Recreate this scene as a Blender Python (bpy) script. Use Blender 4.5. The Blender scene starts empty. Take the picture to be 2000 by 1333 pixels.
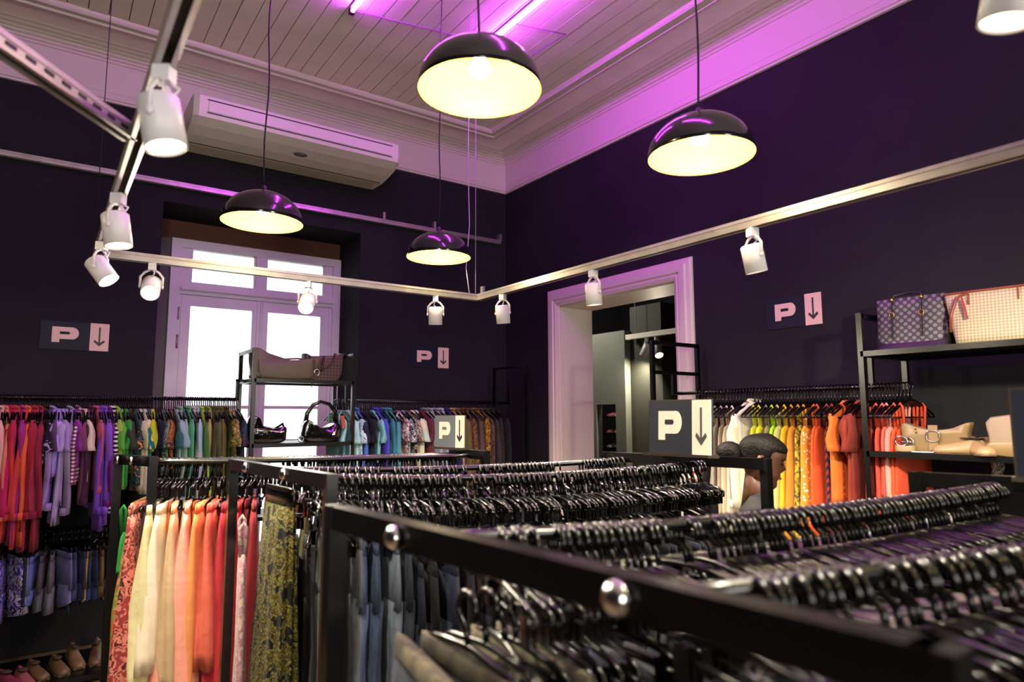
import bpy, math, random
from mathutils import Vector, Matrix
random.seed(7)
PI = math.pi
SC = bpy.context.scene
COL = SC.collection

# ---------------------------------------------------------------- camera, world, exposure
EYE = 1.62
YAW, PITCH, ROLL, FPX = math.radians(35.353), math.radians(6.456), math.radians(-0.166), 1285.0
FW = Vector((math.sin(YAW)*math.cos(PITCH), math.cos(YAW)*math.cos(PITCH), math.sin(PITCH)))
_rt = Vector((math.cos(YAW), -math.sin(YAW), 0)); _up = _rt.cross(FW)
RT = math.cos(ROLL)*_rt + math.sin(ROLL)*_up
UP = -math.sin(ROLL)*_rt + math.cos(ROLL)*_up
cam = bpy.data.cameras.new('camera'); camo = bpy.data.objects.new('camera', cam); COL.objects.link(camo)
M = Matrix((RT, UP, -FW)).transposed().to_4x4(); M.translation = (0, 0, EYE); camo.matrix_world = M
cam.sensor_width = 36; cam.lens = FPX/2000*36; cam.clip_start = 0.05; cam.clip_end = 200
cam.dof.use_dof = True; cam.dof.focus_distance = 4.0; cam.dof.aperture_fstop = 2.1
SC.camera = camo
SC.view_settings.view_transform = 'Standard'; SC.view_settings.look = 'None'
SC.view_settings.exposure = 0.0; SC.view_settings.gamma = 1.0; SC.view_settings.use_curve_mapping = False
w = bpy.data.worlds.new('daylight'); SC.world = w; w.use_nodes = True
w.node_tree.nodes['Background'].inputs[0].default_value = (0.93, 0.97, 1.0, 1)
w.node_tree.nodes['Background'].inputs[1].default_value = 6.0
SC.cycles.use_denoising = True
try: SC.cycles.denoiser = 'OPENIMAGEDENOISE'
except Exception: pass
SC.cycles.max_bounces = 6; SC.cycles.diffuse_bounces = 4; SC.cycles.glossy_bounces = 3
SC.cycles.transmission_bounces = 4; SC.cycles.sample_clamp_indirect = 4.0; SC.cycles.caustics_reflective = False
SC.cycles.caustics_refractive = False; SC.cycles.use_light_tree = True
PENDANT_W, SPOT_W, NEON_S = 18, 54, 158

def at(u, v, x=None, y=None, z=None):
    """point of the room that the photograph shows at pixel u, v on the wall/shelf/rail plane given"""
    d = RT*((u-1000)/FPX) - UP*((v-666.5)/FPX) + FW
    if x is not None: t = x/d.x
    elif y is not None: t = y/d.y
    else: t = (z-EYE)/d.z
    return Vector((d.x*t, d.y*t, EYE+d.z*t))

def daylight(name, loc, target, sx, sy, power, col):
    l = bpy.data.lights.new(name, 'AREA'); l.shape = 'RECTANGLE'; l.size = sx; l.size_y = sy; l.energy = power; l.color = col
    o = bpy.data.objects.new(name, l); COL.objects.link(o); o.location = loc
    o.rotation_euler = (Vector(target)-Vector(loc)).to_track_quat('-Z', 'Y').to_euler()
# added ceiling fill: area lights standing in for daylight from unseen windows behind camera
daylight('daylight_fill', (-1.2, -2.55, 1.9), (-.2, 1.2, 4.4), 0.8, 1.9, 80, (1, .92, .8))
daylight('daylight_fill', (2.2, -2.55, 1.9), (1.6, 1.2, 4.4), 0.8, 1.9, 70, (1, .92, .8))

# ---------------------------------------------------------------- materials
def srgb(c):
    if isinstance(c, str):
        c = [int(c[i:i+2], 16)/255 for i in (0, 2, 4)]
    return tuple((x/12.92 if x <= .04045 else ((x+.055)/1.055)**2.4) for x in c) + (1,)
_m = {}
def mat(name, col, rough=.6, metal=0, emit=None, es=0, coat=0, sheen=0, bump=0, bscale=60, var=0, vscale=4, trans=0, alpha=1, spec=.5):
    if name in _m: return _m[name]
    m = bpy.data.materials.new(name); m.use_nodes = True; nt = m.node_tree; b = nt.nodes['Principled BSDF']
    b.inputs['Base Color'].default_value = srgb(col); b.inputs['Roughness'].default_value = rough
    b.inputs['Metallic'].default_value = metal; b.inputs['Coat Weight'].default_value = coat
    b.inputs['Sheen Weight'].default_value = sheen; b.inputs['Transmission Weight'].default_value = trans
    b.inputs['Alpha'].default_value = alpha; b.inputs['Specular IOR Level'].default_value = spec
    if emit: b.inputs['Emission Color'].default_value = srgb(emit); b.inputs['Emission Strength'].default_value = es
    if bump or var:
        tc = nt.nodes.new('ShaderNodeTexCoord'); n = nt.nodes.new('ShaderNodeTexNoise')
        n.inputs['Scale'].default_value = bscale; n.inputs['Detail'].default_value = 4
        nt.links.new(tc.outputs['Object'], n.inputs['Vector'])
        if bump:
            bp = nt.nodes.new('ShaderNodeBump'); bp.inputs['Strength'].default_value = bump; bp.inputs['Distance'].default_value = .01
            nt.links.new(n.outputs['Fac'], bp.inputs['Height']); nt.links.new(bp.outputs['Normal'], b.inputs['Normal'])
        if var:
            n2 = nt.nodes.new('ShaderNodeTexNoise'); n2.inputs['Scale'].default_value = vscale; n2.inputs['Detail'].default_value = 5
            nt.links.new(tc.outputs['Object'], n2.inputs['Vector'])
            h = nt.nodes.new('ShaderNodeHueSaturation'); h.inputs['Color'].default_value = srgb(col)
            mr = nt.nodes.new('ShaderNodeMapRange'); mr.inputs[1].default_value = .3; mr.inputs[2].default_value = .7
            mr.inputs[3].default_value = 1-var; mr.inputs[4].default_value = 1+var
            nt.links.new(n2.outputs['Fac'], mr.inputs[0]); nt.links.new(mr.outputs[0], h.inputs['Value'])
            nt.links.new(h.outputs[0], b.inputs['Base Color'])
    _m[name] = m; return m

def fabric(name, kind, cols):
    """solid / floral / stripe / hstripe / plaid / spots / snake / denim / dots cloth"""
    key = name+kind+''.join(cols)
    if key in _m: return _m[key]
    m = bpy.data.materials.new('cloth_'+name.replace(' ', '_')); m.use_nodes = True; nt = m.node_tree; N = nt.nodes; Lk = nt.links.new
    b = N['Principled BSDF']; b.inputs['Roughness'].default_value = .85; b.inputs['Sheen Weight'].default_value = .04
    b.inputs['Specular IOR Level'].default_value = .2
    tc = N.new('ShaderNodeTexCoord')
    def ramp(src, stops, const=True):
        r = N.new('ShaderNodeValToRGB'); r.color_ramp.interpolation = 'CONSTANT' if const else 'LINEAR'
        e = r.color_ramp.elements
        while len(e) < len(stops): e.new(.5)
        for el, (p, c) in zip(e, stops): el.position = p; el.color = srgb(c)
        Lk(src, r.inputs[0]); return r.outputs[0]
    def noise(sc, det=2, dist=0, vec=None):
        n = N.new('ShaderNodeTexNoise'); n.inputs['Scale'].default_value = sc; n.inputs['Detail'].default_value = det
        n.inputs['Distortion'].default_value = dist; Lk(vec or tc.outputs['Object'], n.inputs['Vector']); return n.outputs['Fac']
    def wave(sc, axis, dist=0):
        n = N.new('ShaderNodeTexWave'); n.bands_direction = axis; n.inputs['Scale'].default_value = sc
        n.inputs['Distortion'].default_value = dist; Lk(tc.outputs['Object'], n.inputs['Vector']); return n.outputs['Fac']
    out = None
    if kind == 'solid':
        out = ramp(noise(9, 3), [(.3, cols[0]), (.75, cols[1] if len(cols) > 1 else cols[0])], False)
    elif kind == 'floral':
        st = [(i/len(cols)*.34+.34 if i else 0, c) for i, c in enumerate(cols)]
        out = ramp(noise(26, 2, 1.2), st)
    elif kind == 'dots':
        v = N.new('ShaderNodeTexVoronoi'); v.inputs['Scale'].default_value = 42; Lk(tc.outputs['Object'], v.inputs['Vector'])
        out = ramp(v.outputs['Distance'], [(0, cols[1]), (.3, cols[0])])
    elif kind == 'spots':
        v = N.new('ShaderNodeTexVoronoi'); v.inputs['Scale'].default_value = 55; Lk(tc.outputs['Object'], v.inputs['Vector'])
        out = ramp(v.outputs['Distance'], [(0, cols[0]), (.28, cols[1]), (.52, cols[0])])
    elif kind == 'stripe': out = ramp(wave(14, 'DIAGONAL', 1), [(0, cols[0]), (.55, cols[1])])
    elif kind == 'hstripe': out = ramp(wave(11, 'Z', .3), [(0, cols[0]), (.5, cols[1])])
    elif kind == 'plaid':
        mx = N.new('ShaderNodeMix'); mx.data_type = 'RGBA'; mx.blend_type = 'MULTIPLY'; mx.inputs[0].default_value = .8
        Lk(ramp(wave(13, 'Z'), [(0, cols[0]), (.5, cols[1])]), mx.inputs[6]); Lk(ramp(wave(13, 'Y'), [(0, cols[0]), (.5, cols[1])]), mx.inputs[7])
        out = mx.outputs[2]
    elif kind == 'snake':
        mp = N.new('ShaderNodeMapping'); mp.inputs['Scale'].default_value = (1, 1, .6); Lk(tc.outputs['Object'], mp.inputs[0])
        v = N.new('ShaderNodeTexVoronoi'); v.feature = 'DISTANCE_TO_EDGE'; v.inputs['Scale'].default_value = 120; Lk(mp.outputs[0], v.inputs['Vector'])
        a = ramp(v.outputs['Distance'], [(0, cols[1]), (.09, cols[0])])
        bcol = ramp(noise(9, 3, 2.5), [(0, '1a1a10'), (.43, 'ffffff'), (.5, 'b8ad60'), (.6, 'f4ecb0')])
        mx = N.new('ShaderNodeMix'); mx.data_type = 'RGBA'; mx.blend_type = 'MULTIPLY'; mx.inputs[0].default_value = 1
        Lk(a, mx.inputs[6]); Lk(bcol, mx.inputs[7]); out = mx.outputs[2]
    elif kind == 'denim':
        mp = N.new('ShaderNodeMapping'); mp.inputs['Scale'].default_value = (1, 1, .25); Lk(tc.outputs['Object'], mp.inputs[0])
        out = ramp(noise(40, 6, 0, mp.outputs[0]), [(.25, cols[0]), (.72, cols[1])], False)
    Lk(out, b.inputs['Base Color'])
    bp = N.new('ShaderNodeBump'); bp.inputs['Strength'].default_value = .25; bp.inputs['Distance'].default_value = .01
    Lk(noise(35, 3), bp.inputs['Height']); Lk(bp.outputs[0], b.inputs['Normal'])
    _m[key] = m; return m

WALL = mat('charcoal_wall_paint', '252528', .78, bump=.15, bscale=14, var=.2, vscale=1.3, spec=.1)
WALL2 = mat('grey_room_wall', '6d7066', .8, var=.12, vscale=2)
CREAMP = mat('cream_gloss_paint', 'd8d0c4', .5, bump=.08, bscale=20)
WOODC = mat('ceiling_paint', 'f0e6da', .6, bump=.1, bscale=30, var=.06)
GAPM = mat('ceiling_shadow_board', '5a5048', .9)
FLOORM = mat('floor_boards', '6e5c48', .45, var=.2)
FRAMEM = mat('window_white_paint', 'e2dde2', .45, bump=.05)
BOARD = mat('brown_board', '63382a', .7, var=.15)
BLACK = mat('black_powder_coat', '070607', .26, spec=.5)
PLAS = mat('black_hanger_plastic', '060505', .22, spec=.42)
CHROME = mat('chrome', 'c8c8c8', .18, metal=1)
ZINC = mat('galvanised_steel', 'b9b3ae', .33, metal=.75, var=.15, vscale=12)
ZINCD = mat('track_inside', '4b463c', .7, var=.3, vscale=30)
WHITE = mat('white_lamp_enamel', 'dedbe0', .38)
SHADE = mat('black_enamel_shade', '1b1620', .16, coat=.5)
INNER = mat('cream_shade_inside', 'e2cc5c', .6)
BULB = mat('lit_bulb', 'ffffff', .4, emit='fff6d8', es=12)
LENS = mat('lit_lens', 'ffffff', .4, emit='ffe9c0', es=9)
NEON = mat('magenta_neon', 'ffffff', .4, emit='d23cf4', es=NEON_S)
NEONB = mat('neon_body', '8d5aa0', .4)
CORD = mat('black_cord', '100c14', .5); WCORD = mat('pale_cable', 'b8a8c0', .5)
ACW = mat('cream_plastic', 'eee8de', .42); ACD = mat('dark_slot', '141214', .6)
GLASS = mat('pane_glass', 'ffffff', .0, trans=1, spec=.3); 
SIGND = mat('sign_dark', '171b2a', .5, spec=.2); SIGNL = mat('sign_light', 'e9c9b8', .5); ACRYL = mat('sign_holder', '3a3530', .12, coat=.5)
BRASS = mat('brass', 'c9a24a', .25, metal=1)

# ---------------------------------------------------------------- mesh helpers
class MB:
    def __init__(s): s.v = []; s.f = []; s.sm = []
    def add(s, vs, fs, smooth=False):
        o = len(s.v); s.v += [tuple(p) for p in vs]
        for f in fs: s.f.append([o+i for i in f]); s.sm.append(smooth)
    def box(s, x0, x1, y0, y1, z0, z1):
        vs = [(x, y, z) for x in (x0, x1) for y in (y0, y1) for z in (z0, z1)]
        s.add(vs, [(0, 1, 3, 2), (4, 6, 7, 5), (0, 4, 5, 1), (2, 3, 7, 6), (0, 2, 6, 4), (1, 5, 7, 3)]); return s
    def beam(s, a, b, w, h, up=(0, 0, 1)):
        a = Vector(a); b = Vector(b); d = (b-a).normalized(); u = Vector(up)
        if abs(d.dot(u)) > .95: u = Vector((1, 0, 0))
        r = d.cross(u).normalized(); u = r.cross(d).normalized(); vs = []
        for p in (a, b):
            for i, j in ((-1, -1), (1, -1), (1, 1), (-1, 1)): vs.append(p + r*w/2*i + u*h/2*j)
        s.add(vs, [(3, 2, 1, 0), (4, 5, 6, 7), (0, 1, 5, 4), (1, 2, 6, 5), (2, 3, 7, 6), (3, 0, 4, 7)]); return s
    def tube(s, pts, r, n=8, sy=1.0, caps=True, closed=False):
        P = [Vector(p) for p in pts]; R = r if isinstance(r, (list, tuple)) else [r]*len(P)
        k = len(P); rings = []; pr = None
        for i, p in enumerate(P):
            if closed: d = (P[(i+1) % k]-P[i-1])
            else: d = (P[min(i+1, k-1)]-P[max(i-1, 0)])
            d = d.normalized()
            if pr is None:
                u = Vector((0, 0, 1)) if abs(d.z) < .9 else Vector((0, 1, 0))
                pr = d.cross(u).normalized()
            pr = (pr - d*pr.dot(d)).normalized(); q = d.cross(pr)
            rings.append([p + pr*math.cos(2*PI*j/n)*R[i] + q*math.sin(2*PI*j/n)*R[i]*sy for j in range(n)])
        s.loft(rings, caps and not closed, closed); return s
    def loft(s, rings, caps=True, closed=False, smooth=True, capb=None):
        n = len(rings[0]); vs = [p for r in rings for p in r]; fs = []
        m = len(rings)
        for i in range(m if closed else m-1):
            a = i*n; b = ((i+1) % m)*n
            for j in range(n): fs.append((a+j, a+(j+1) % n, b+(j+1) % n, b+j))
        if caps: fs.append(list(range(n))[::-1])
        if caps if capb is None else capb: fs.append([(m-1)*n+j for j in range(n)])
        s.add(vs, fs, smooth); return s
    def lathe(s, prof, n=24, c=(0, 0, 0), axis='Z', smooth=True, caps=False):
        rings = []
        for r, z in prof:
            ring = []
            for j in range(n):
                x, y = math.cos(2*PI*j/n)*r, math.sin(2*PI*j/n)*r
                ring.append((c[0]+x, c[1]+y, c[2]+z) if axis == 'Z' else ((c[0]+z, c[1]+x, c[2]+y) if axis == 'X' else (c[0]+y, c[1]+z, c[2]+x)))
            rings.append(ring)
        s.loft(rings, caps, False, smooth); return s
    def prism(s, poly, y0, y1, fn=None):
        """outline (x, z) extruded in y"""
        n = len(poly); vs = [(p[0], y0, p[1]) for p in poly]+[(p[0], y1, p[1]) for p in poly]
        if fn: vs = [fn(*v) for v in vs]
        s.add(vs, [list(range(n)), list(range(2*n-1, n-1, -1))]+[(i, i+n, (i+1) % n+n, (i+1) % n) for i in range(n)]); return s
    def mesh(s, name):
        me = bpy.data.meshes.new(name); me.from_pydata(s.v, [], s.f); me.polygons.foreach_set('use_smooth', s.sm); me.update(); return me
    def xf(s, Mx): s.v = [tuple(Mx @ Vector(p)) for p in s.v]; return s
def obj(name, mb, m, parent=None, loc=None, rot=None, label=None):
    me = mb if isinstance(mb, bpy.types.Mesh) else mb.mesh(name)
    if m is not None and not me.materials: me.materials.append(m)
    o = bpy.data.objects.new(name, me); COL.objects.link(o)
    if parent: o.parent = parent
    if loc is not None: o.location = loc
    if rot is not None: o.rotation_euler = rot
    if label: o['label'] = label
    return o
def tag(o, label, cat, group=None, kind=None):
    o['label'] = label; o['category'] = cat
    if group: o['group'] = group
    if kind: o['kind'] = kind
    return o
def thing(name, label, cat, loc=(0, 0, 0), rz=0, group=None, rot=None):
    o = bpy.data.objects.new(name, None); COL.objects.link(o); o.location = loc
    o.rotation_euler = rot or (0, 0, rz); return tag(o, label, cat, group)
def struct(name, mb, m, parent=None, **k):
    o = obj(name, mb, m, parent, **k)
    if not parent: o['kind'] = 'structure'
    return o
def dup(root, loc=None, rot=None, label=None, group=None):
    r = root.copy(); COL.objects.link(r)
    if loc is not None: r.location = loc
    if rot is not None: r.rotation_euler = rot
    if label: r['label'] = label
    if group: r['group'] = group
    for ch in root.children:
        c = ch.copy(); COL.objects.link(c); c.parent = r
        for g in ch.children:
            d = g.copy(); COL.objects.link(d); d.parent = c
    return r
def lamp(kind, name, loc, power, col, size=.04, rot=None, target=None, cone=None, blend=.5):
    l = bpy.data.lights.new(name, kind); l.energy = power; l.color = col
    l.shadow_soft_size = size
    if kind == 'SPOT': l.spot_size = cone; l.spot_blend = blend
    o = bpy.data.objects.new(name, l); COL.objects.link(o); o.location = loc
    if target is not None: o.rotation_euler = (Vector(target)-Vector(loc)).to_track_quat('-Z', 'Y').to_euler()
    return o

# ---------------------------------------------------------------- room shell
XB, YA = 4.0, 5.75
X0, Y0, ZC = -3.0, -2.6, 4.43
WX0, WX1, WZ = .68, 2.337, 3.33          # window niche in the back wall
YW = 6.29
struct('floor', MB().box(X0-.2, 9.2, Y0-.2, 9.2, -.06, 0), FLOORM)
b = MB().box(X0, WX0, YA, YW+.15, 0, 4.6).box(WX1, XB+.4, YA, YW+.15, 0, 4.6).box(WX0, WX1, YA, YW+.15, WZ, 4.6)
struct('wall_back', b, WALL)
DY0, DY1, DZ = 3.40, 4.84, 2.665         # doorway in the right wall
b = MB().box(XB, XB+.4, Y0, DY0, 0, 4.6).box(XB, XB+.4, DY1, YA, 0, 4.6).box(XB, XB+.4, DY0, DY1, DZ, 4.6)
struct('wall_right', b, WALL)
struct('wall_left', MB().box(X0-.2, X0, Y0, YA, 0, 4.6), WALL)
b = MB().box(X0-.2, -1.6, Y0-.2, Y0, 0, 4.6).box(-.8, 1.8, Y0-.2, Y0, 0, 4.6).box(2.6, XB+.4, Y0-.2, Y0, 0, 4.6)
for a_, c_ in ((-1.6, -.8), (1.8, 2.6)): b.box(a_, c_, Y0-.2, Y0, 0, .9).box(a_, c_, Y0-.2, Y0, 2.8, 4.6)
struct('wall_front', b, WALL)

# ceiling: a backing with single painted boards under it, framed by mouldings
ceil = struct('ceiling', MB().box(X0, XB, Y0, YA, ZC+.012, ZC+.1), GAPM)
bw = .122; x = X0+.52; k = 0
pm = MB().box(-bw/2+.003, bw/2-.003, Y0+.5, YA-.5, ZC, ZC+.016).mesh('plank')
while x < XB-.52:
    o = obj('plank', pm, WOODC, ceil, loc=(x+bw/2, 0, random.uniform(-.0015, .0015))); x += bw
pb = MB()
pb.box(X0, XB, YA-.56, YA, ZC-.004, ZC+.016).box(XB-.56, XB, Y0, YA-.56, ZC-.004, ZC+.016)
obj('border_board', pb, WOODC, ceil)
def mitre(prof, name, m, off=0.0):
    """profile (distance from wall, z) run along the back wall and the right wall, mitred in the corner"""
    prof = [(d+off, z) for d, z in prof]
    a = [(X0, YA-d, z) for d, z in prof]; c = [(XB-d, YA-d, z) for d, z in prof]; e = [(XB-d, Y0, z) for d, z in prof]
    mb = MB(); mb.loft([a, c, e], True, False, False); return struct(name, mb, m)
mitre([(0, 4.03), (.022, 4.03), (.022, 4.045), (.034, 4.05), (.034, 4.068), (.022, 4.075), (.022, 4.1), (.012, 4.11), (0, 4.11)], 'trim_1', CREAMP)
mitre([(0, 4.108), (.012, 4.11), (.016, 4.345), (0, 4.345)], 'trim_2', CREAMP)
mitre([(0, 4.34), (.03, 4.345), (.03, 4.362), (.05, 4.366), (.05, 4.38), (.075, 4.386), (.082, 4.398), (.11, 4.4), (.11, 4.41), (.15, 4.412), (.16, 4.42), (.2, 4.422), (.2, ZC+.01), (0, ZC+.01)], 'trim_3', CREAMP)
mitre([(.44, ZC+.01), (.44, 4.40), (.455, 4.392), (.475, 4.392), (.48, 4.408), (.51, 4.408), (.515, 4.398), (.54, 4.398), (.555, 4.412), (.555, ZC+.01)], 'trim_4', CREAMP)

# thin board edge / conduit line high on the back wall is a perforated channel
def channel(name, a, b, up=(0, 0, 1), s=.042, m=ZINC, slots=0, inner=True, label=None):
    """C-shaped strut with lips, opening downwards (parts: profile, slot liner)"""
    a = Vector(a); b = Vector(b); d = (b-a).normalized(); r = d.cross(Vector(up)).normalized(); u = r.cross(d).normalized()
    t = .003; h = s/2
    pr = [(-h, -h), (-h, h*.2), (-h-.002, h*.3), (-h-.002, h*.55), (-h, h*.65), (-h, h), (h, h), (h, h*.65), (h+.002, h*.55), (h+.002, h*.3), (h, h*.2), (h, -h), (h*.45, -h), (h*.45, -h+.007),
          (h*.6, -h+.007), (h*.6, -h+t), (h-t, -h+t), (h-t, h-t), (-h+t, h-t), (-h+t, -h+t), (-h*.6, -h+t), (-h*.6, -h+.007), (-h*.45, -h+.007), (-h*.45, -h)]
    mb = MB(); rings = [[p + r*q[0] + u*q[1] for q in pr] for p in (a, b)]
    mb.loft(rings, False, False, False); obj('profile', mb, m, name)
    mb = MB(); L = (b-a).length; i = .06
    mb.beam(a+u*(h-t-.003), b+u*(h-t-.003), s-.01, .002); obj('inner_web', mb, ZINCD, name)
    if slots:
        mb = MB()
        while i < L-.06:
            p = a+d*i
            for sd in (-1, 1):
                mb.beam(p-d*.014+r*sd*(h+.0012)-u*.004, p+d*.014+r*sd*(h+.0012)-u*.004, .002, .009)
            i += .055
        o = obj('slot', mb, ACD, name); o['kind'] = 'stuff'
TZ = 2.40
t = thing('lighting_track', 'grey metal strut track above the window rail, parallel to the back wall', 'track'); channel(t, (.15, 3.66, TZ), (2.32, 3.66, TZ))
t = thing('lighting_track', 'long grey metal strut track running along the right wall towards the camera', 'track'); channel(t, (2.32, 3.66, TZ), (2.32, -1.6, TZ))
t = thing('lighting_track', 'grey metal strut track running overhead at left from camera to window', 'track'); channel(t, (.17, 3.66, TZ), (.17, -1.2, TZ), slots=0)
t = thing('lighting_track', 'slotted metal strut meeting the overhead left track at a slant', 'track'); channel(t, (.15, 2.04, TZ), (-.75, .86, TZ), slots=1, m=ZINC)
t = thing('wall_conduit', 'metal channel fixed high on the back wall above the window', 'conduit'); channel(t, (X0, 5.715, 3.47), (3.9, 5.715, 3.47), s=.04)
for px in (2.55, 3.1, 3.9, -.6):
    obj('bracket', MB().box(px-.012, px+.012, 5.70, 5.75, 3.49, 3.56), ZINC, t)
t = thing('wire_pair', 'two thin cables from the ceiling down to the corner of the track', 'cable')
p1 = [(2.27, 3.69, 2.43), (2.25, 3.70, 2.6), (2.275, 3.7, 2.9), (2.262, 3.7, 3.3), (2.27, 3.7, 4.42)]
obj('cable', MB().tube(p1, .004, 6), WCORD, t); obj('cable', MB().tube([(2.30, 3.66, 2.43), (2.30, 3.665, 4.42)], .0025, 6), WCORD, t)
obj('clamp', MB().box(2.318, 2.335, 3.60, 3.63, 2.42, 2.47), ZINC, t)
tag(obj('suspension_wire', MB().tube([(.15, 3.62, 2.42), (.15, 3.62, 4.43)], .0022, 5), CORD), 'thin dark wire from the ceiling to the left end of the track', 'wire')

# window: brown board, transom lights, french doors with panes
win = thing('window_1', 'tall white two-leaf window with transom lights in the back wall', 'window', (0, 0, 0)); win['kind'] = 'structure'
del win['category']
def wpart(name, x0, x1, z0, z1, y0=YW-.03, y1=YW+.05, m=FRAMEM, **k): return obj(name, MB().box(x0, x1, y0, y1, z0, z1), m, win, **k)
wpart('board', WX0, WX1, 3.165, 3.7, YW-.01, YW+.06, BOARD, label='brown board above the window frame')
wpart('side_panel', WX0, .822, 0, 3.165, YW-.01, YW+.06, WALL2, label='grey filler strip beside the frame')
wpart('jamb', .822, .905, 0, 3.165, YW-.05); wpart('jamb', 2.262, 2.337, 0, 3.165, YW-.05)
wpart('head', .905, 2.262, 3.09, 3.165, YW-.05)
wpart('transom_bar', .905, 2.262, 2.68, 2.79, YW-.05); wpart('transom_ledge', .905, 2.262, 2.715, 2.74, YW-.075, YW-.04)
wpart('mullion', 1.53, 1.63, 2.79, 3.09, YW-.045)
for a_, b_, c_, d_ in ((.905, 1.583, .996, 1.518), (1.587, 2.262, 1.655, 2.16)):
    leaf = thing('leaf', '', '', (0, 0, 0)); leaf.parent = win; del leaf['label']; del leaf['category']; leaf.name = 'window_leaf'
    obj('leaf_frame', MB().box(a_, c_, YW-.03, YW+.02, .02, 2.675).box(d_, b_, YW-.03, YW+.02, .02, 2.675).box(c_, d_, YW-.03, YW+.02, 2.585, 2.675)
        .box(c_, d_, YW-.03, YW+.02, .02, .5).box(c_, d_, YW-.02, YW+.01, 1.685, 1.715)
        .box(a_+.015, a_+.03, YW-.04, YW-.03, .02, 2.675).box(b_-.03, b_-.015, YW-.04, YW-.03, .02, 2.675), FRAMEM, leaf)
    obj('pane', MB().box(c_, d_, YW-.004, YW, 1.715, 2.585), GLASS, leaf); obj('pane', MB().box(c_, d_, YW-.004, YW, .5, 1.685), GLASS, leaf)
for c_, d_ in ((.996, 1.518), (1.636, 2.171)):
    fr = obj('transom_light', MB().box(c_-.09, c_, YW-.03, YW+.02, 2.79, 3.09).box(d_, d_+.09, YW-.03, YW+.02, 2.79, 3.09), FRAMEM, win)
    obj('pane', MB().box(c_, d_, YW-.004, YW, 2.79, 3.09), GLASS, fr)
obj('hinge', MB().tube([(.9, YW-.055, 2.2), (.9, YW-.055, 2.32)], .008, 6), ZINC, win)
obj('bolt', MB().tube([(.9, YW-.055, 2.45), (.9, YW-.055, 2.56)], .006, 6), ZINC, win)
# street outside
bld = thing('facade', 'pale building front seen washed out through the window', 'building', (0, 0, 0))
PALE = mat('pale_render', 'efeff0', .9); PALG = mat('pale_shutter', 'c9ced2', .9)
obj('wall', MB().box(-6, 14, 16, 16.4, -3, 9), PALE, bld)
for i in range(7):
    for zz in (-1.6, 1.4, 4.6):
        wv = obj('window', MB().box(-4.5+i*2.4, -3.4+i*2.4, 15.94, 16, zz, zz+1.7), PALG, bld)
tag(obj('lamp_post', MB().tube([(2.25, 12, -3), (2.25, 12, 5.5)], .07, 8).tube([(2.25, 12, 4.1), (1.7, 12, 4.6), (1.2, 12, 4.9)], .03, 6), mat('post_paint', 'b5b8bd', .8)), 'pale lamp post in the street outside the window', 'lamp post')
struct('ground', MB().box(-30, 40, YW+.2, 60, -3.1, -3), mat('pavement', 'c0beb8', .9))

# doorway casing and reveal
cas = [(0, 0), (.0, .03), (.03, .045), (.05, .035), (.06, .05), (.11, .05), (.12, .035), (.15, .03), (.165, .015), (.165, 0)]
rings = []
for (yy, zz, sy, sz) in ((DY1, 0, 1, 0), (DY1, DZ, 1, 1), (DY0, DZ, -1, 1), (DY0, 0, -1, 0)):
    rings.append([(XB-p, yy+sy*o_, zz+sz*o_) for o_, p in cas])
struct('trim_5', MB().loft(rings, True, False, False), CREAMP)
t5 = MB().box(XB, XB+.402, DY1-.012, DY1, 0, DZ).box(XB, XB+.402, DY0, DY0+.012, 0, DZ).box(XB, XB+.402, DY0, DY1, DZ-.012, DZ)
struct('trim_6', t5, CREAMP)

# the room beyond the doorway
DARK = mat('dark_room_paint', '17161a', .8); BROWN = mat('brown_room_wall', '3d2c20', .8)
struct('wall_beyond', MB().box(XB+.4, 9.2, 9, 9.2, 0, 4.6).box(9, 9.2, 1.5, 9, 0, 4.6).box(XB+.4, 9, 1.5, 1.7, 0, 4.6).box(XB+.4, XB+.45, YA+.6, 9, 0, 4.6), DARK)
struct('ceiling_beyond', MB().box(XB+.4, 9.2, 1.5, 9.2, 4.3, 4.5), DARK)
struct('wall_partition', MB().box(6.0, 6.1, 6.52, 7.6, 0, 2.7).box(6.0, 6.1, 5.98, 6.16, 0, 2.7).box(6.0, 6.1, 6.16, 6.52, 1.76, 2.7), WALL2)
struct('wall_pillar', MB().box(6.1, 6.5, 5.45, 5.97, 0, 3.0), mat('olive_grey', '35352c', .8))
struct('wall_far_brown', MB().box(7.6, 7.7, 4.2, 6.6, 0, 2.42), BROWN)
sh = thing('shoe_shelf', 'black shelf of shoes seen through the partition opening beyond the door', 'shelf', (6.3, 6.45, 0))
for zz in (1.18, 1.38, 1.6): obj('shelf_board', MB().box(0, .3, -.1, 1.1, zz-.02, zz), BLACK, sh)
for yy in (-.1, .42, 1.1): obj('post', MB().box(0, .03, yy-.015, yy+.015, 0, 2.0), BLACK, sh)
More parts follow.
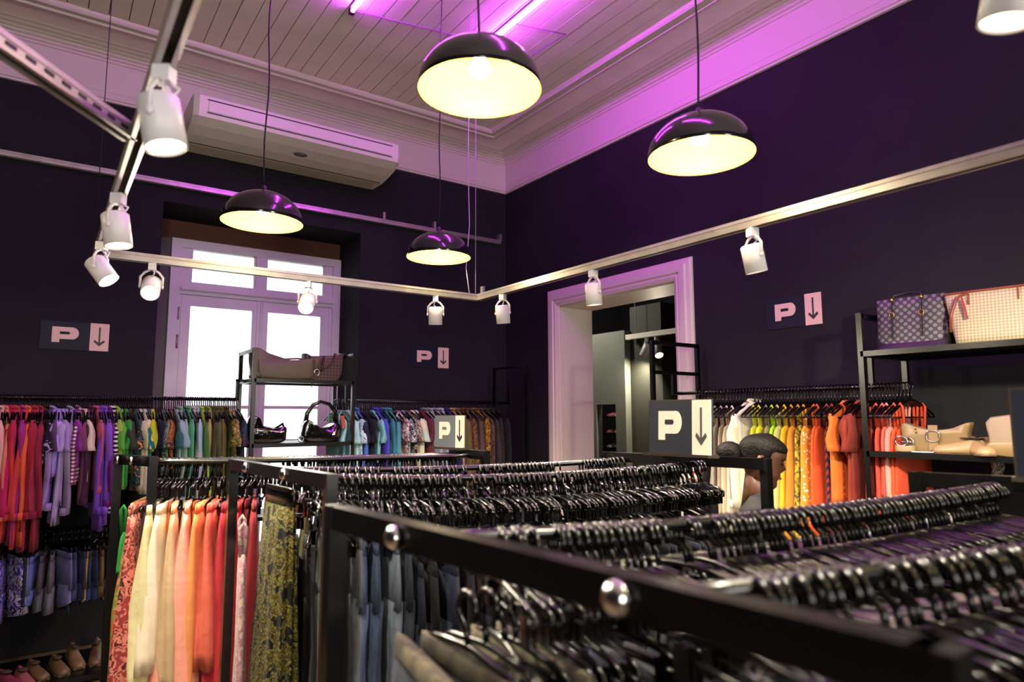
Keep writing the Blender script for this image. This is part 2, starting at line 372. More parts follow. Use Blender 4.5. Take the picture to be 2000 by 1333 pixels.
def shoe(name, label, loc, rz, m, heel=.0, L=.24, group=None, scale=1):
    t = thing(name, label, 'shoe', loc, rz, group)
    n = 14; rings = []
    for i in range(11):
        u = i/10; x = -L/2+L*u; wd = .036+.008*math.sin(u*PI*1.4)*1; wd = .034 if u < .3 else (.034+.01*math.sin((u-.3)/.7*PI) if u < .92 else .022)
        if u in (0, 1): wd = .012
        top = .078-.03*u if u < .3 else .066-.036*((u-.3)/.7)**.7
        if u > .95: top = .02
        bz = heel*max(0, 1-u*1.6)
        ring = [(x, math.cos(2*PI*j/n)*wd, bz+.004+max(0, math.sin(2*PI*j/n))*top+min(0, math.sin(2*PI*j/n))*.003) for j in range(n)]
        rings.append(ring)
    mb = MB().loft(rings, True); obj('upper', mb, m, t)
    sp = [(-L/2, -.03), (-L/2+.02, -.036), (0, -.036), (L*.3, -.044), (L*.45, -.03), (L*.5, 0), (L*.45, .03), (L*.3, .044), (0, .036), (-L/2+.02, .036), (-L/2, .03)]
    mb = MB(); k = len(sp); vs = []
    for dz in (-.002, .006):
        for p in sp: vs.append((p[0], p[1], heel*max(0, 1-(p[0]/L+.5)*1.6)+dz))
    mb.add(vs, [list(range(k))[::-1], list(range(k, 2*k))]+[(i, (i+1) % k, (i+1) % k+k, i+k) for i in range(k)]); obj('sole', mb, mat('shoe_sole', '6a5138', .7), t)
    mb = MB().lathe([(.001, 0), (.03, 0), (.022, -.006), (.001, -.006)], 12); mb.v = [(p[0]*1.7-L*.2, p[1]*.9, p[2]+.074+heel*.7) for p in mb.v]
    obj('opening', mb, mat('shoe_inside', '3b2c20', .9), t)
    if heel: obj('heel', MB().box(-L/2, -L/2+.03, -.02, .02, 0, heel), m, t)
    t.scale = (scale,)*3; return t
for k, (yy, zz, c, nm) in enumerate(((.2, 1.18, 'e8e6e8', 'white'), (.02, 1.18, 'd8d0d8', 'off-white'), (.2, 1.38, 'd9868a', 'rose'), (.02, 1.38, 'e9c6b8', 'blush'), (.2, 1.6, '9a3f55', 'wine'), (.02, 1.6, 'c9b4a2', 'taupe'))):
    shoe('shoe', '%s shoe on the shelf seen through the opening beyond the doorway' % nm, (6.44, 6.5+yy*.8, zz), PI, mat('shoe_'+nm, c, .5))
t = thing('lighting_track', 'pale suspended track in the room beyond the doorway', 'track'); channel(t, (6.0, 5.93, 2.6), (6.0, 4.3, 2.6), s=.06, m=CREAMP)
tag(obj('suspension_wire', MB().tube([(6.0, 5.78, 2.63), (6.0, 5.78, 4.3)], .004, 5), WCORD), 'thin wire holding the track beyond the doorway', 'wire')
# neon letter beyond the door
pts = [(0, 0), (0, .22), (.1, .22), (.125, .17), (.1, .12), (.02, .12), (.13, 0)]
NE2 = mat('pink_neon', 'ffffff', .4, emit='ff58d8', es=12)
nl = thing('neon_sign', 'pink neon letter glowing on the far wall beyond the doorway', 'neon sign', (7.4, 6.17, 2.42), PI/2+PI)
obj('letter', MB().tube([(p[0], 0, p[1]) for p in pts], .008, 6), NE2, nl); obj('backing', MB().box(-.05, .2, .015, .02, -.05, .27), DARK, nl)
obj('mount', MB().box(.05, .08, .02, .2, .1, .13), DARK, nl)

# ---------------------------------------------------------------- neon tubes, pendants, spotlights, air conditioner
for x_, y_, lb in ((2.56, 3.92, 'magenta neon tube on the ceiling behind the largest dome lamp'), (1.57, 4.1, 'magenta neon tube whose tip shows at the top of the ceiling')):
    t = thing('neon_tube', lb, 'neon tube', (x_, y_, 4.40))
    obj('tube', MB().tube([(0, 0, 0), (0, -1.5, 0)], .014, 10), NEON, t)
    obj('base_strip', MB().box(-.02, .02, -1.52, .02, .016, .028), NEONB, t)
    obj('end_cap', MB().box(-.017, .017, 0, .035, -.017, .028), CORD, t)
for x_, y_ in ((1.57, 2.0),):
    t = thing('neon_tube', 'magenta neon tube further back on the ceiling above the racks', 'neon tube', (x_, y_, 4.40), group='neon tubes out of view')
    obj('tube', MB().tube([(0, 0, 0), (0, -1.5, 0)], .014, 10), NEON, t)
tag(obj('neon_wire', MB().tube([(2.52, 3.94, 4.415), (2.2, 3.99, 4.412), (1.6, 4.11, 4.414)], .004, 5).tube([(2.6, 3.6, 4.415), (2.97, 3.49, 4.412), (2.93, 3.95, 4.413), (2.65, 4.0, 4.414)], .004, 5), NEONB), 'thin wire looping between the neon tubes on the ceiling', 'wire')

def pendant(label, x, y, z=2.6, R=.2, H=.16, sway=0):
    t = thing('pendant_lamp', label, 'lamp', (x, y, z))
    pr = [(R*math.cos(a), H*math.sin(a)) for a in [i*PI/2/14 for i in range(15)]]; pr[-1] = (.012, H)
    obj('shade', MB().lathe([(R-.002, -.003)]+pr, 48), SHADE, t)
    pi = [((R-.004)*math.cos(a), (H-.004)*math.sin(a)) for a in [i*PI/2/14 for i in range(15)]]; pi[-1] = (.001, H-.004)
    obj('shade_lining', MB().lathe([(R-.002, -.003)]+pi, 48), INNER, t)
    obj('socket', MB().lathe([(.001, H+.035), (.01, H+.033), (.016, H+.02), (.018, H-.005), (.022, H-.01), (.022, H-.05), (.001, H-.05)], 16), CORD, t)
    obj('bulb', MB().lathe([(.001, .045), (.02, .047), (.034, .06), (.036, .075), (.026, .095), (.018, .11), (.001, .11)], 20), BULB, t)
    n = 14; top = 4.43-z
    obj('cord', MB().tube([(.006*math.sin(i*1.1+x*3)*(i > 0), .004*math.cos(i*.9), H+.03+(top-H-.03)*i/n) for i in range(n+1)], .0042, 6), CORD, t)
    obj('ceiling_cup', MB().lathe([(.001, top-.045), (.045, top-.04), (.05, top)], 18), CORD, t)
    lamp('POINT', 'pendant_light', (x, y, z+.03), PENDANT_W, (1, .82, .5), .035)
pendant('largest black dome pendant lamp hanging nearest under the magenta neon', 1.085, 1.705, 2.665)
pendant('black dome pendant lamp hanging in front of the brown board over the window', .85, 3.39, 2.6)
pendant('smallest black dome pendant lamp, beside the corner of the lighting track', 1.95, 3.535, 2.6)
pendant('black dome pendant lamp hanging before the purple-lit right wall', 1.985, 1.55, 2.6)
for x_, y_ in ((-.9, 2.9), (.9, -.9), (2.2, -.6), (3.2, 2.6)):
    if x_ == 3.2: continue
    pendant({-.9: 'black dome pendant lamp left of the view by the back wall', -.7: 'black dome pendant lamp left of the view beside the camera', .9: 'black dome pendant lamp out of sight right behind the camera', 2.2: 'black dome pendant lamp out of sight behind the nearest rack'}[x_], x_, y_)

def spot(label, x, y, yaw, tilt, R=.043, Ln=.115, lit=1, z=TZ-.021, pw=1.0):
    """track spotlight: adapter, yoke, can, lens; tilt from straight down towards yaw"""
    t = thing('track_spotlight', label, 'spotlight', (x, y, z), yaw)
    obj('adapter', MB().box(-.019, .019, -.017, .017, -.036, 0), WHITE, t)
    pz = -.12
    yk = MB()
    for s in (-1, 1): yk.tube([(0, s*.01, -.034), (0, s*.03, -.046), (0, s*(R+.006), -.07), (0, s*(R+.006), pz)], .004, 6, sy=1.6)
    obj('yoke', yk, WHITE, t)
    kn = MB()
    for s in (-1, 1): kn.lathe([(.001, s*.004), (.009, s*.004), (.009, -s*.004)], 10, (0, s*(R+.008), pz), 'Y')
    obj('knob', kn, WHITE, t)
    obj('cable', MB().tube([(.008, .005, -.035), (.03, .01, -.045), (.022, .012, -.055), (.0, .0, -.07)], .0035, 6), WHITE, t)
    Mx = Matrix.Translation((0, 0, pz)) @ Matrix.Rotation(-tilt, 4, 'Y')
    c = MB().lathe([(.001, .05), (R-.006, .05), (R, .044), (R, .05-Ln), (R-.003, .05-Ln), (R-.004, .05-Ln+.02)], 28); c.xf(Mx); obj('can', c, WHITE, t)
    l = MB().lathe([(R-.004, .05-Ln+.006), (.001, .05-Ln+.006)], 24); l.xf(Mx); obj('lens', l, LENS if lit else WHITE, t)
    if lit:
        Rz = Matrix.Rotation(yaw, 4, 'Z'); d = (Rz @ Matrix.Rotation(-tilt, 4, 'Y')).to_3x3() @ Vector((0, 0, -1))
        p = Vector((x, y, z)) + (Rz.to_3x3() @ (Mx @ Vector((0, 0, .05-Ln-.006))))
        lamp('SPOT', 'spot_beam', p, SPOT_W*2.4*pw, (1, .88, .68), .03, target=p+d, cone=math.radians(150), blend=1)
    return t
spot('large white spotlight hanging from the overhead track in front of the air conditioner', .17, 1.55, math.radians(-35), math.radians(12))
spot('white spotlight second along the left overhead track', .165, 2.56, math.radians(-35), math.radians(10))
spot('white spotlight tilted to the right at the far end of the left track', .165, 3.33, math.radians(-35), math.radians(38))
spot('glaring white spotlight below the track left of the window', .40, 3.66, math.radians(-100), math.radians(52))
spot('glaring white spotlight in front of the right half of the window', 1.18, 3.66, math.radians(-118), math.radians(50))
spot('unlit-looking white spotlight left of the track corner above a wall sign', 2.0, 3.66, math.radians(60), math.radians(8))
spot('white spotlight just right of the track corner', 2.32, 3.37, math.radians(25), math.radians(8), pw=1.8)
spot('white spotlight hanging before the doorway casing', 2.32, 2.53, math.radians(0), math.radians(6), pw=1.5)
spot('white spotlight on the right track above the right wall sign', 2.32, 1.57, math.radians(-15), math.radians(12), pw=1.0)
spot('white spotlight cropped by the top right corner of the picture', 1.31, .36, math.radians(100), math.radians(12), z=TZ+.07)
t = thing('lighting_track', 'grey track overhead just out of the picture at top right', 'track'); channel(t, (1.31, .40, TZ+.091), (1.31, -1.2, TZ+.091))
for (x_, y_, yw, tl) in ((2.32, .5, .6, .9), (2.32, -.6, 0, .5)):
    spot({.5: 'white spotlight over the nearest rack, out of the picture', .2: 'white spotlight on the left track beside the camera', -.6: 'white spotlight on the right track behind the camera'}[y_], x_, y_, yw, tl)
spot('glowing white spotlight hanging from the track beyond the doorway', 6.0, 5.44, math.radians(-120), math.radians(40), z=2.56, Ln=.2, R=.05)
spot('white spotlight seen side-on beyond the doorway', 6.0, 5.6, math.radians(120), math.radians(25), z=2.56, Ln=.16, R=.05)
lamp('POINT', 'beyond_light', (5.2, 6.6, 3.2), 80, (1, .93, .8), .1)
lamp('POINT', 'beyond_light', (6.25, 6.25, 2.3), 9, (1, .93, .85), .05)  # added lamp without a fixture, brightens the shoes behind the partition opening
lamp('POINT', 'beyond_light', (7.4, 6.9, 2.6), 25, (1, .93, .8), .1)

ac = thing('air_conditioner', 'long cream wall air conditioner below the cornice', 'air conditioner', (0, 0, 0))
prof = [(.0, 4.02), (.45, 4.03), (.60, 4.015), (.615, 4.0), (.612, 3.87), (.60, 3.845), (.5, 3.812), (.36, 3.785), (.2, 3.768), (.0, 3.775)]
AX0, AX1 = .77, 2.45
mb = MB(); mb.loft([[(x_, YA-d, z_) for d, z_ in prof] for x_ in (AX0+.03, AX1-.03)], True, False, False); obj('body', mb, ACW, ac)
for x_, s_ in ((AX0, 1), (AX1, -1)):
    mb = MB(); mb.loft([[(x_, YA-d*.96, z_+.003) for d, z_ in prof], [(x_+s_*.035, YA-d, z_) for d, z_ in [(p[0]*1.01, p[1]) for p in prof]]], True, False, False); obj('end_cap', mb, ACW, ac)
obj('louvre', MB().box(AX0+.1, AX1-.1, YA-.622, YA-.612, 3.885, 3.965), ACW, ac)
obj('slot', MB().box(AX0+.09, AX1-.09, YA-.6175, YA-.61, 3.972, 3.98), ACD, ac); obj('slot', MB().box(AX0+.09, AX1-.09, YA-.6175, YA-.61, 3.873, 3.879), ACD, ac)
obj('slot', MB().box(AX0+.035, AX1-.035, YA-.235, YA-.23, 3.764, 3.769), ACD, ac)
gr = MB()
for i in range(7): gr.box(AX0+.06, AX1-.06, YA-.21+i*.028, YA-.203+i*.028, 3.760, 3.768)
o = obj('intake_grille', gr, mat('grille_beige', 'a79c8c', .6), ac)
mb = MB().lathe([(.055, 0), (.055, .002), (.045, .002), (.045, 0)], 24); mb.v = [(1.62+p[0], YA-.42+p[1]*.6, 3.79-p[2]-(p[1]*.6)*.11) for p in mb.v]
obj('badge', mb, mat('badge_ink', '2a2f4a', .5), ac); obj('badge_bar', MB().beam((1.585, YA-.42, 3.788), (1.655, YA-.42, 3.788), .016, .003), _m['badge_ink'], ac)

# ---------------------------------------------------------------- signs
def sign(label, bl, br, h, holder=False, m=SIGND, ml=None, lean=0):
    """P and arrow sign between bottom-left and bottom-right points"""
    bl = Vector(bl); br = Vector(br); d = br-bl; W = d.length; rz = math.atan2(d.y, d.x)
    t = thing('sign', label, 'sign', bl, rot=(lean, 0, rz)); ml = ml or SIGNL
    obj('board', MB().box(0, W*.715, 0, .006, 0, h), m, t); obj('arrow_panel', MB().box(W*.715, W, 0, .006, 0, h), ml, t)
    x0, x1, z0, z1 = W*.165, W*.55, h*.25, h*.80; w = x1-x0; H = z1-z0; bz = z0+H*.22; st = w*.29; r = (z1-bz)/2
    out = [(x0, z0), (x0+st, z0), (x0+st, bz)]
    out += [(x1-w*.25+w*.25*math.sin(a), bz+r-r*math.cos(a)) for a in [PI*i/12 for i in range(13)]] + [(x0, z1)]
    # letter P as two layers: block and slot counter
    cx0, cx1, cz0, cz1 = x0+st, x0+w*.68, bz+(z1-bz)*.40, bz+(z1-bz)*.62
    ins = [(cx0, cz0), (cx1-w*.05, cz0), (cx1, (cz0+cz1)/2), (cx1-w*.05, cz1), (cx0, cz1)]
    obj('letter', MB().prism(out, -.0022, 0), ml, t); obj('letter_counter', MB().prism(ins, -.0034, -.0021), m, t)
    ax = W*.857; aw = W*.07; sw = W*.013
    ar = [(ax-sw, h*.86), (ax-sw, h*.30), (ax-aw, h*.40), (ax-aw-sw*1.2, h*.33), (ax, h*.17), (ax+aw+sw*1.2, h*.33), (ax+aw, h*.40), (ax+sw, h*.30), (ax+sw, h*.86)]
    obj('arrow', MB().prism(ar, -.0022, 0), mat('sign_ink', '26282e', .5), t)
    if holder:
        obj('holder', MB().box(-.01, W+.01, -.035, .05, -.012, 0).box(-.008, W+.008, .006, .009, 0, h+.004), ACRYL, t)
    return t
def wsign(label, a, b, plane):
    p = at(*a, **plane); q = at(*b, **plane); h = .205
    bl = Vector((p.x, p.y, q.z)); br = Vector((q.x, q.y, q.z)); sign(label, bl, br, h)
wsign('dark wall sign with pink P and arrow left of the window', (80, 627), (211, 687), dict(y=5.742))
wsign('dark wall sign with P and arrow on the back wall near the corner', (802, 673), (876, 720), dict(y=5.742))
wsign('dark wall sign with P and down arrow on the right wall', (1496, 587.7), (1606, 632.3), dict(x=3.992))

# ---------------------------------------------------------------- clothes racks
RZ = 1.44; BT = .045
def hook_pts(r=.022, n=9):
    return [(math.cos(a)*r, 0, math.sin(a)*r) for a in [math.radians(200-i*(245/n)) for i in range(n+1)]]
def coat_hanger_mesh():
    mb = MB(); r = .021
    hk = [(x_, 0, z_-r-.004) for x_, _, z_ in [(math.cos(a)*r, 0, math.sin(a)*r+.0) for a in [math.radians(195-i*27) for i in range(9)]]]
    hk = [(p[0], 0, p[2]+r+.004+.0-.005) for p in hk]
    hk += [(.004, 0, -.045), (0, 0, -.075)]
    mb.tube(hk, .004, 6, sy=1.1)
    mb.tube([(-.2, 0, -.165), (-.19, 0, -.152), (-.1, 0, -.105), (-.02, 0, -.078), (.02, 0, -.078), (.1, 0, -.105), (.19, 0, -.152), (.2, 0, -.165)], [.004, .006, .006, .007, .007, .006, .006, .004], 6)
    mb.tube([(-.195, 0, -.165), (.195, 0, -.165)], .0035, 5)
    return mb.mesh('coat_hanger')
def clip_hanger_meshes():
    mb = MB(); r = .031
    hk = [(math.cos(a)*r, 0, math.sin(a)*r-.015) for a in [math.radians(200-i*30) for i in range(9)]] + [(.005, 0, -.05), (0, 0, -.075)]
    mb.tube(hk, .0062, 7, sy=1.0)
    mb.tube([(-.16, 0, -.1), (-.12, 0, -.088), (-.02, 0, -.078), (.02, 0, -.078), (.12, 0, -.088), (.16, 0, -.1)], [.005, .006, .007, .007, .006, .005], 6)
    mb.tube([(-.16, 0, -.118), (.16, 0, -.118)], .0032, 6)
    mb.tube([(-.16, 0, -.1), (-.16, 0, -.118)], .004, 5).tube([(.16, 0, -.1), (.16, 0, -.118)], .004, 5)
    body = mb.mesh('clip_hanger')
    cl = MB()
    cl.box(-.014, .014, -.009, -.004, -.15, -.1).box(-.014, .014, .004, .009, -.15, -.1).box(-.01, .01, -.005, .005, -.122, -.112)
    cm = cl.mesh('clip')
    ring = MB().tube([(math.cos(a)*.011, 0, -.094+math.sin(a)*.009) for a in [i*PI/4 for i in range(8)]], .0022, 5, closed=True).mesh('ring')
    return body, cm, ring
CHM = coat_hanger_mesh(); CHM.materials.append(PLAS)
KB, KC, KR = clip_hanger_meshes(); KB.materials.append(PLAS); KC.materials.append(PLAS); KR.materials.append(CHROME)
def put(me, name, loc, rot, label, cat, group, parent=None):
    o = bpy.data.objects.new(name, me); COL.objects.link(o); o.location = loc; o.rotation_euler = rot
    if parent: o.parent = parent
    else: tag(o, label, cat, group)
    return o
def clip_hanger(loc, rot, label, group, full=True, second=False):
    h = put(KB, 'clip_hanger', loc, rot, label, 'hanger', group)
    if full:
        for s in (-1, 1): put(KC, 'clip', (s*.125, 0, 0), (0, 0, 0), None, None, None, h)
    if full > 1: put(KR, 'ring', (0, 0, 0), (0, 0, 0), None, None, None, h)
    return h
MASS = MB()        # hangers beyond the nearest three hundred
def mass_hanger(loc, rz):
    r = .03; c, s = math.cos(rz), math.sin(rz)
    def T(x_, y_, z_): return (loc[0]+c*x_-s*y_, loc[1]+s*x_+c*y_, loc[2]+z_)
    hk = [T(math.cos(a)*r, 0, math.sin(a)*r-.014) for a in [math.radians(195-i*36) for i in range(7)]] + [T(0, 0, -.075)]
    MASS.tube(hk, .006, 4)
    MASS.tube([T(-.16, 0, -.11), T(-.02, 0, -.08), T(.02, 0, -.08), T(.16, 0, -.11)], .006, 4)
    for sd in (-1, 1): MASS.beam(T(sd*.125, 0, -.1), T(sd*.125, 0, -.15), .018, .012)

def rack(label, c, rails, bolts, z=RZ, BT=BT):
    """free-standing double rack: two end frames (beam and two legs), rails, bolts. c = left far, left near, right far, right near"""
    t = thing('clothes_rack', label, 'rack', (0, 0, 0)); c = [Vector((p[0], p[1], z-BT/2)) for p in c]
    for p in c: obj('leg', MB().beam((p.x, p.y, 0), (p.x, p.y, z), BT*.8, BT*.8, up=(0, 1, 0)), BLACK, t)
    for a_, b_ in ((0, 1), (2, 3)):
        obj('end_beam', MB().beam(c[a_], c[b_], BT*.8, BT), BLACK, t)
        obj('foot_beam', MB().beam((c[a_].x, c[a_].y, .05), (c[b_].x, c[b_].y, .05), BT*.8, BT), BLACK, t)
    for a_, b_ in ((0, 2), (1, 3)): pass
    mid = MB().beam(((c[0].x+c[1].x)/2, (c[0].y+c[1].y)/2, .05), ((c[2].x+c[3].x)/2, (c[2].y+c[3].y)/2, .05), .03, .03); obj('floor_bar', mid, BLACK, t)
    for a_, b_, sag in rails:
        n = 14; zz = z-.03
        pts = [(a_[0]+(b_[0]-a_[0])*i/n, a_[1]+(b_[1]-a_[1])*i/n, zz-sag*4*(i/n)*(1-i/n)) for i in range(n+1)]
        obj('rail', MB().tube(pts, .0125, 12), BLACK, t)
    for p, d in bolts:
        p = Vector(p); mb = MB().lathe([(.001, .016), (.012, .014), (.02, .006), (.021, 0), (.016, -.004), (.001, -.004)], 16, axis='X')
        mb.v = [(-q[0], q[1], q[2]) for q in mb.v] if d < 0 else mb.v
        obj('bolt', mb, CHROME if BT < .05 else CHROME, t, loc=p, label='chrome dome bolt')
    return t
R1 = [(.309, 3.694), (.422, 3.405), (1.87, 3.203), (1.865, 2.868)]
R2 = [(.673, 2.987), (.747, 2.035), (2.283, 2.416), (2.451, 1.645)]
R3 = [(.498, 1.321), (.585, .247), (2.256, .981), (2.46, .13)]
RA1 = ((.37, 3.62), (1.868, 3.10), .004)
RB1 = ((.40, 3.50), (1.866, 2.99), .004)
RA2 = ((.69, 2.774), (2.32, 2.29), .02); RB2 = ((.717, 2.373), (2.40, 1.90), .03)
RA3 = ((.52, 1.046), (2.33, .78), .022); RB3 = ((.56, .556), (2.43, .20), .012)
off = BT*.4
rack('black double clothes rack farthest back, with peach and pink skirts', R1, [RA1, RB1], [((.30, 3.62, RZ-.022), -1), ((.345, 3.50, RZ-.022), -1)])
rack('black double clothes rack in the middle, with the snake print skirt', R2, [RA2, RB2], [((.672, 2.774, RZ-.022), -1), ((.703, 2.373, RZ-.022), -1)])
rack('black double clothes rack nearest the camera, with blurred end beam', R3, [RA3, RB3], [((.497, 1.046, RZ-.024), -1), ((.538, .556, RZ-.024), -1), ((2.31, .79, RZ-.03), -1)])

def rail_pt(rl, u, z=RZ-.03):
    a_, b_, sag = rl; return Vector((a_[0]+(b_[0]-a_[0])*u, a_[1]+(b_[1]-a_[1])*u, z-sag*4*u*(1-u)))
def rail_rz(rl): return math.atan2(rl[1][1]-rl[0][1], rl[1][0]-rl[0][0]) + PI/2
def clusters(n, u0, u1, gaps):
    us = [u0+(u1-u0)*i/(n-1) for i in range(n)]; out = []
    for i, u in enumerate(us):
        if any(g0 < u < g1 for g0, g1 in gaps): continue
        out.append(u+random.uniform(-.35, .35)*(u1-u0)/n)
    return out
HZ = -.0065 + 0    # hook centre under the rail top
def fill(rl, us, label, group, mode, z=RZ-.03, drop=0):
    rz = rail_rz(rl)
    for u in us:
        p = rail_pt(rl, u, z); p.z -= .0055+drop; a = rz+random.uniform(-.16, .16)
        if mode == 'mass': mass_hanger(p, a)
        else: clip_hanger(p, (random.uniform(-.04, .04), 0, a), label, group, full=mode)

# nearest rack: both rails plus the hangers chained below
fill(RA3, clusters(88, .1, .985, [(.14, .155), (.30, .33), (.352, .368), (.52, .53)]), 'black clip hanger on the rear rail of the nearest rack', 'hangers on the rear rail of the nearest rack', 2)
fill(RB3, clusters(62, .09, .97, [(.2, .213)]), 'black clip hanger on the front rail of the nearest rack', 'hangers on the front rail of the nearest rack', 2)
fill(RA3, clusters(44, .06, .97, [(.3, .34)]), 'black clip hanger chained below the rear rail of the nearest rack', 'hangers chained below the rear rail', 1, drop=.105)
fill(RB3, clusters(17, .3, .95, [(.35, .4)]), 'black clip hanger chained below the front rail of the nearest rack', 'hangers chained below the front rail', 1, drop=.115)
fill(RB2, clusters(84, .05, .985, [(.08, .1), (.36, .38), (.42, .43)]), 'black clip hanger on the front rail of the middle rack', 'hangers on the front rail of the middle rack', 1)
fill(RB2, clusters(62, .05, .97, []), None, None, 'mass', drop=.1)
fill(RA2, clusters(74, .08, .97, [(.3, .33), (.52, .545), (.78, .84)]), None, None, 'mass')
fill(RA2, clusters(40, .08, .97, []), None, None, 'mass', drop=.1)
fill(RA1, clusters(88, .06, .985, [(.25, .27), (.38, .42)]), None, None, 'mass')
fill(RA1, clusters(60, .05, .985, []), None, None, 'mass', drop=.095)
o = obj('hangers', MASS, PLAS); tag(o, 'rows of black clip hangers on the rear rail of the middle rack and on the far rack', 'hangers', kind='stuff')
bx = at(1268, 884, z=1.452); cx = at(1388, 890, z=1.452)
sg = sign('dark sign with cream P and arrow standing on the middle rack', bx, cx, .232, True, ml=mat('sign_cream', 'efe0cc', .5), lean=-.05)
bx = at(849, 872, z=1.45); cx = at(906, 875, z=1.45)
sign('greyish sign with P and arrow standing on the far rack', bx, cx, .17, True, m=mat('sign_grey', '6a7078', .3), ml=_m['sign_cream'])
bx = at(1989, 931, z=1.452); sign('dark sign standing on the nearest rack, cut by the picture edge', bx, bx+Vector((.06, -.4, 0)), .235, True)

# ---------------------------------------------------------------- garments
def ringat(hw, ht, z, n=18, xo=0, yo=0, fold=0, ph=0, fk=5):
    r = []
    for j in range(n):
        a = 2*PI*j/n; c, s = math.cos(a), math.sin(a)
        x_ = hw*math.copysign(abs(c)**.7, c); y_ = ht*math.copysign(abs(s)**.8, s)
        y_ += fold*math.sin(fk*x_/max(hw, .01)*2.2+ph+z*3)*(1 if s >= 0 else .8); x_ += fold*.6*math.sin(ph*2+z*7)
        f_ = 1+fold*5.5*math.sin(5*a+ph*3+z*4)+fold*3*math.sin(9*a+ph+z*9)
        r.append((xo+x_*f_, yo+y_*f_, z))
    return r
def body_mesh(prof, L, z0, thick, fold, flare=0, n=18, seed=0):
    rs = random.Random(seed); ph = rs.uniform(0, 6); rings = []; fk = rs.choice((3, 4, 5)); lean = rs.uniform(-.02, .02)
    steps = [(dz, hw, th) for dz, hw, th in prof]
    last = steps[-1]
    k = 8
    for i in range(1, k+1):
        u = i/k; steps.append((last[0]+(-L-last[0])*u, last[1]*(1+flare*u*.8), last[2]+(thick-last[2])*min(1, u*2)+flare*.03*u))
    m = MB(); prev = None
    for i, (dz, hw, th) in enumerate(steps):
        u = min(1, -dz/L) if L else 0
        rings.append(ringat(hw, th, z0+dz, n, yo=lean*u, fold=fold*u, ph=ph, fk=fk))
    # inner hem ring so that the cloth has thickness at the bottom
    rings.append([(p[0]*.93, p[1]*.8, p[2]+.004) for p in rings[-1]]); rings.append([(p[0]*.9, p[1]*.7, p[2]+.12) for p in rings[-1]])
    m.loft(rings, True, False, True, capb=True); return m
def sleeve_mesh(side, z0, length, r0, r1, out=.03, seed=0, n=12):
    rs = random.Random(seed+side); rings = []; yo = rs.uniform(-.03, .03); k = 9; ph = rs.uniform(0, 6)
    for i in range(k+1):
        u = i/k; cx = side*(.172+out*math.sin(u*PI*.6)+.01*math.sin(u*5+seed)); cy = yo*u+.006*math.sin(u*7+seed); cz = z0-.012-length*u
        R = (r0*.45 if i == 0 else r0+(r1-r0)*u)*(1+.08*math.sin(u*9+seed))
        tilt = -side*.35*(u*(1-u)+.15)
        ring = []
        for j in range(n):
            a = 2*PI*j/n; f = 1+.16*math.sin(3*a+ph+u*2)+.06*math.sin(5*a+u*8)
            ring.append((cx+R*math.cos(a)*f, cy+R*.5*math.sin(a)*f, cz-tilt*R*math.cos(a)*side*side))
        rings.append(ring)
    return MB().loft(rings, True)
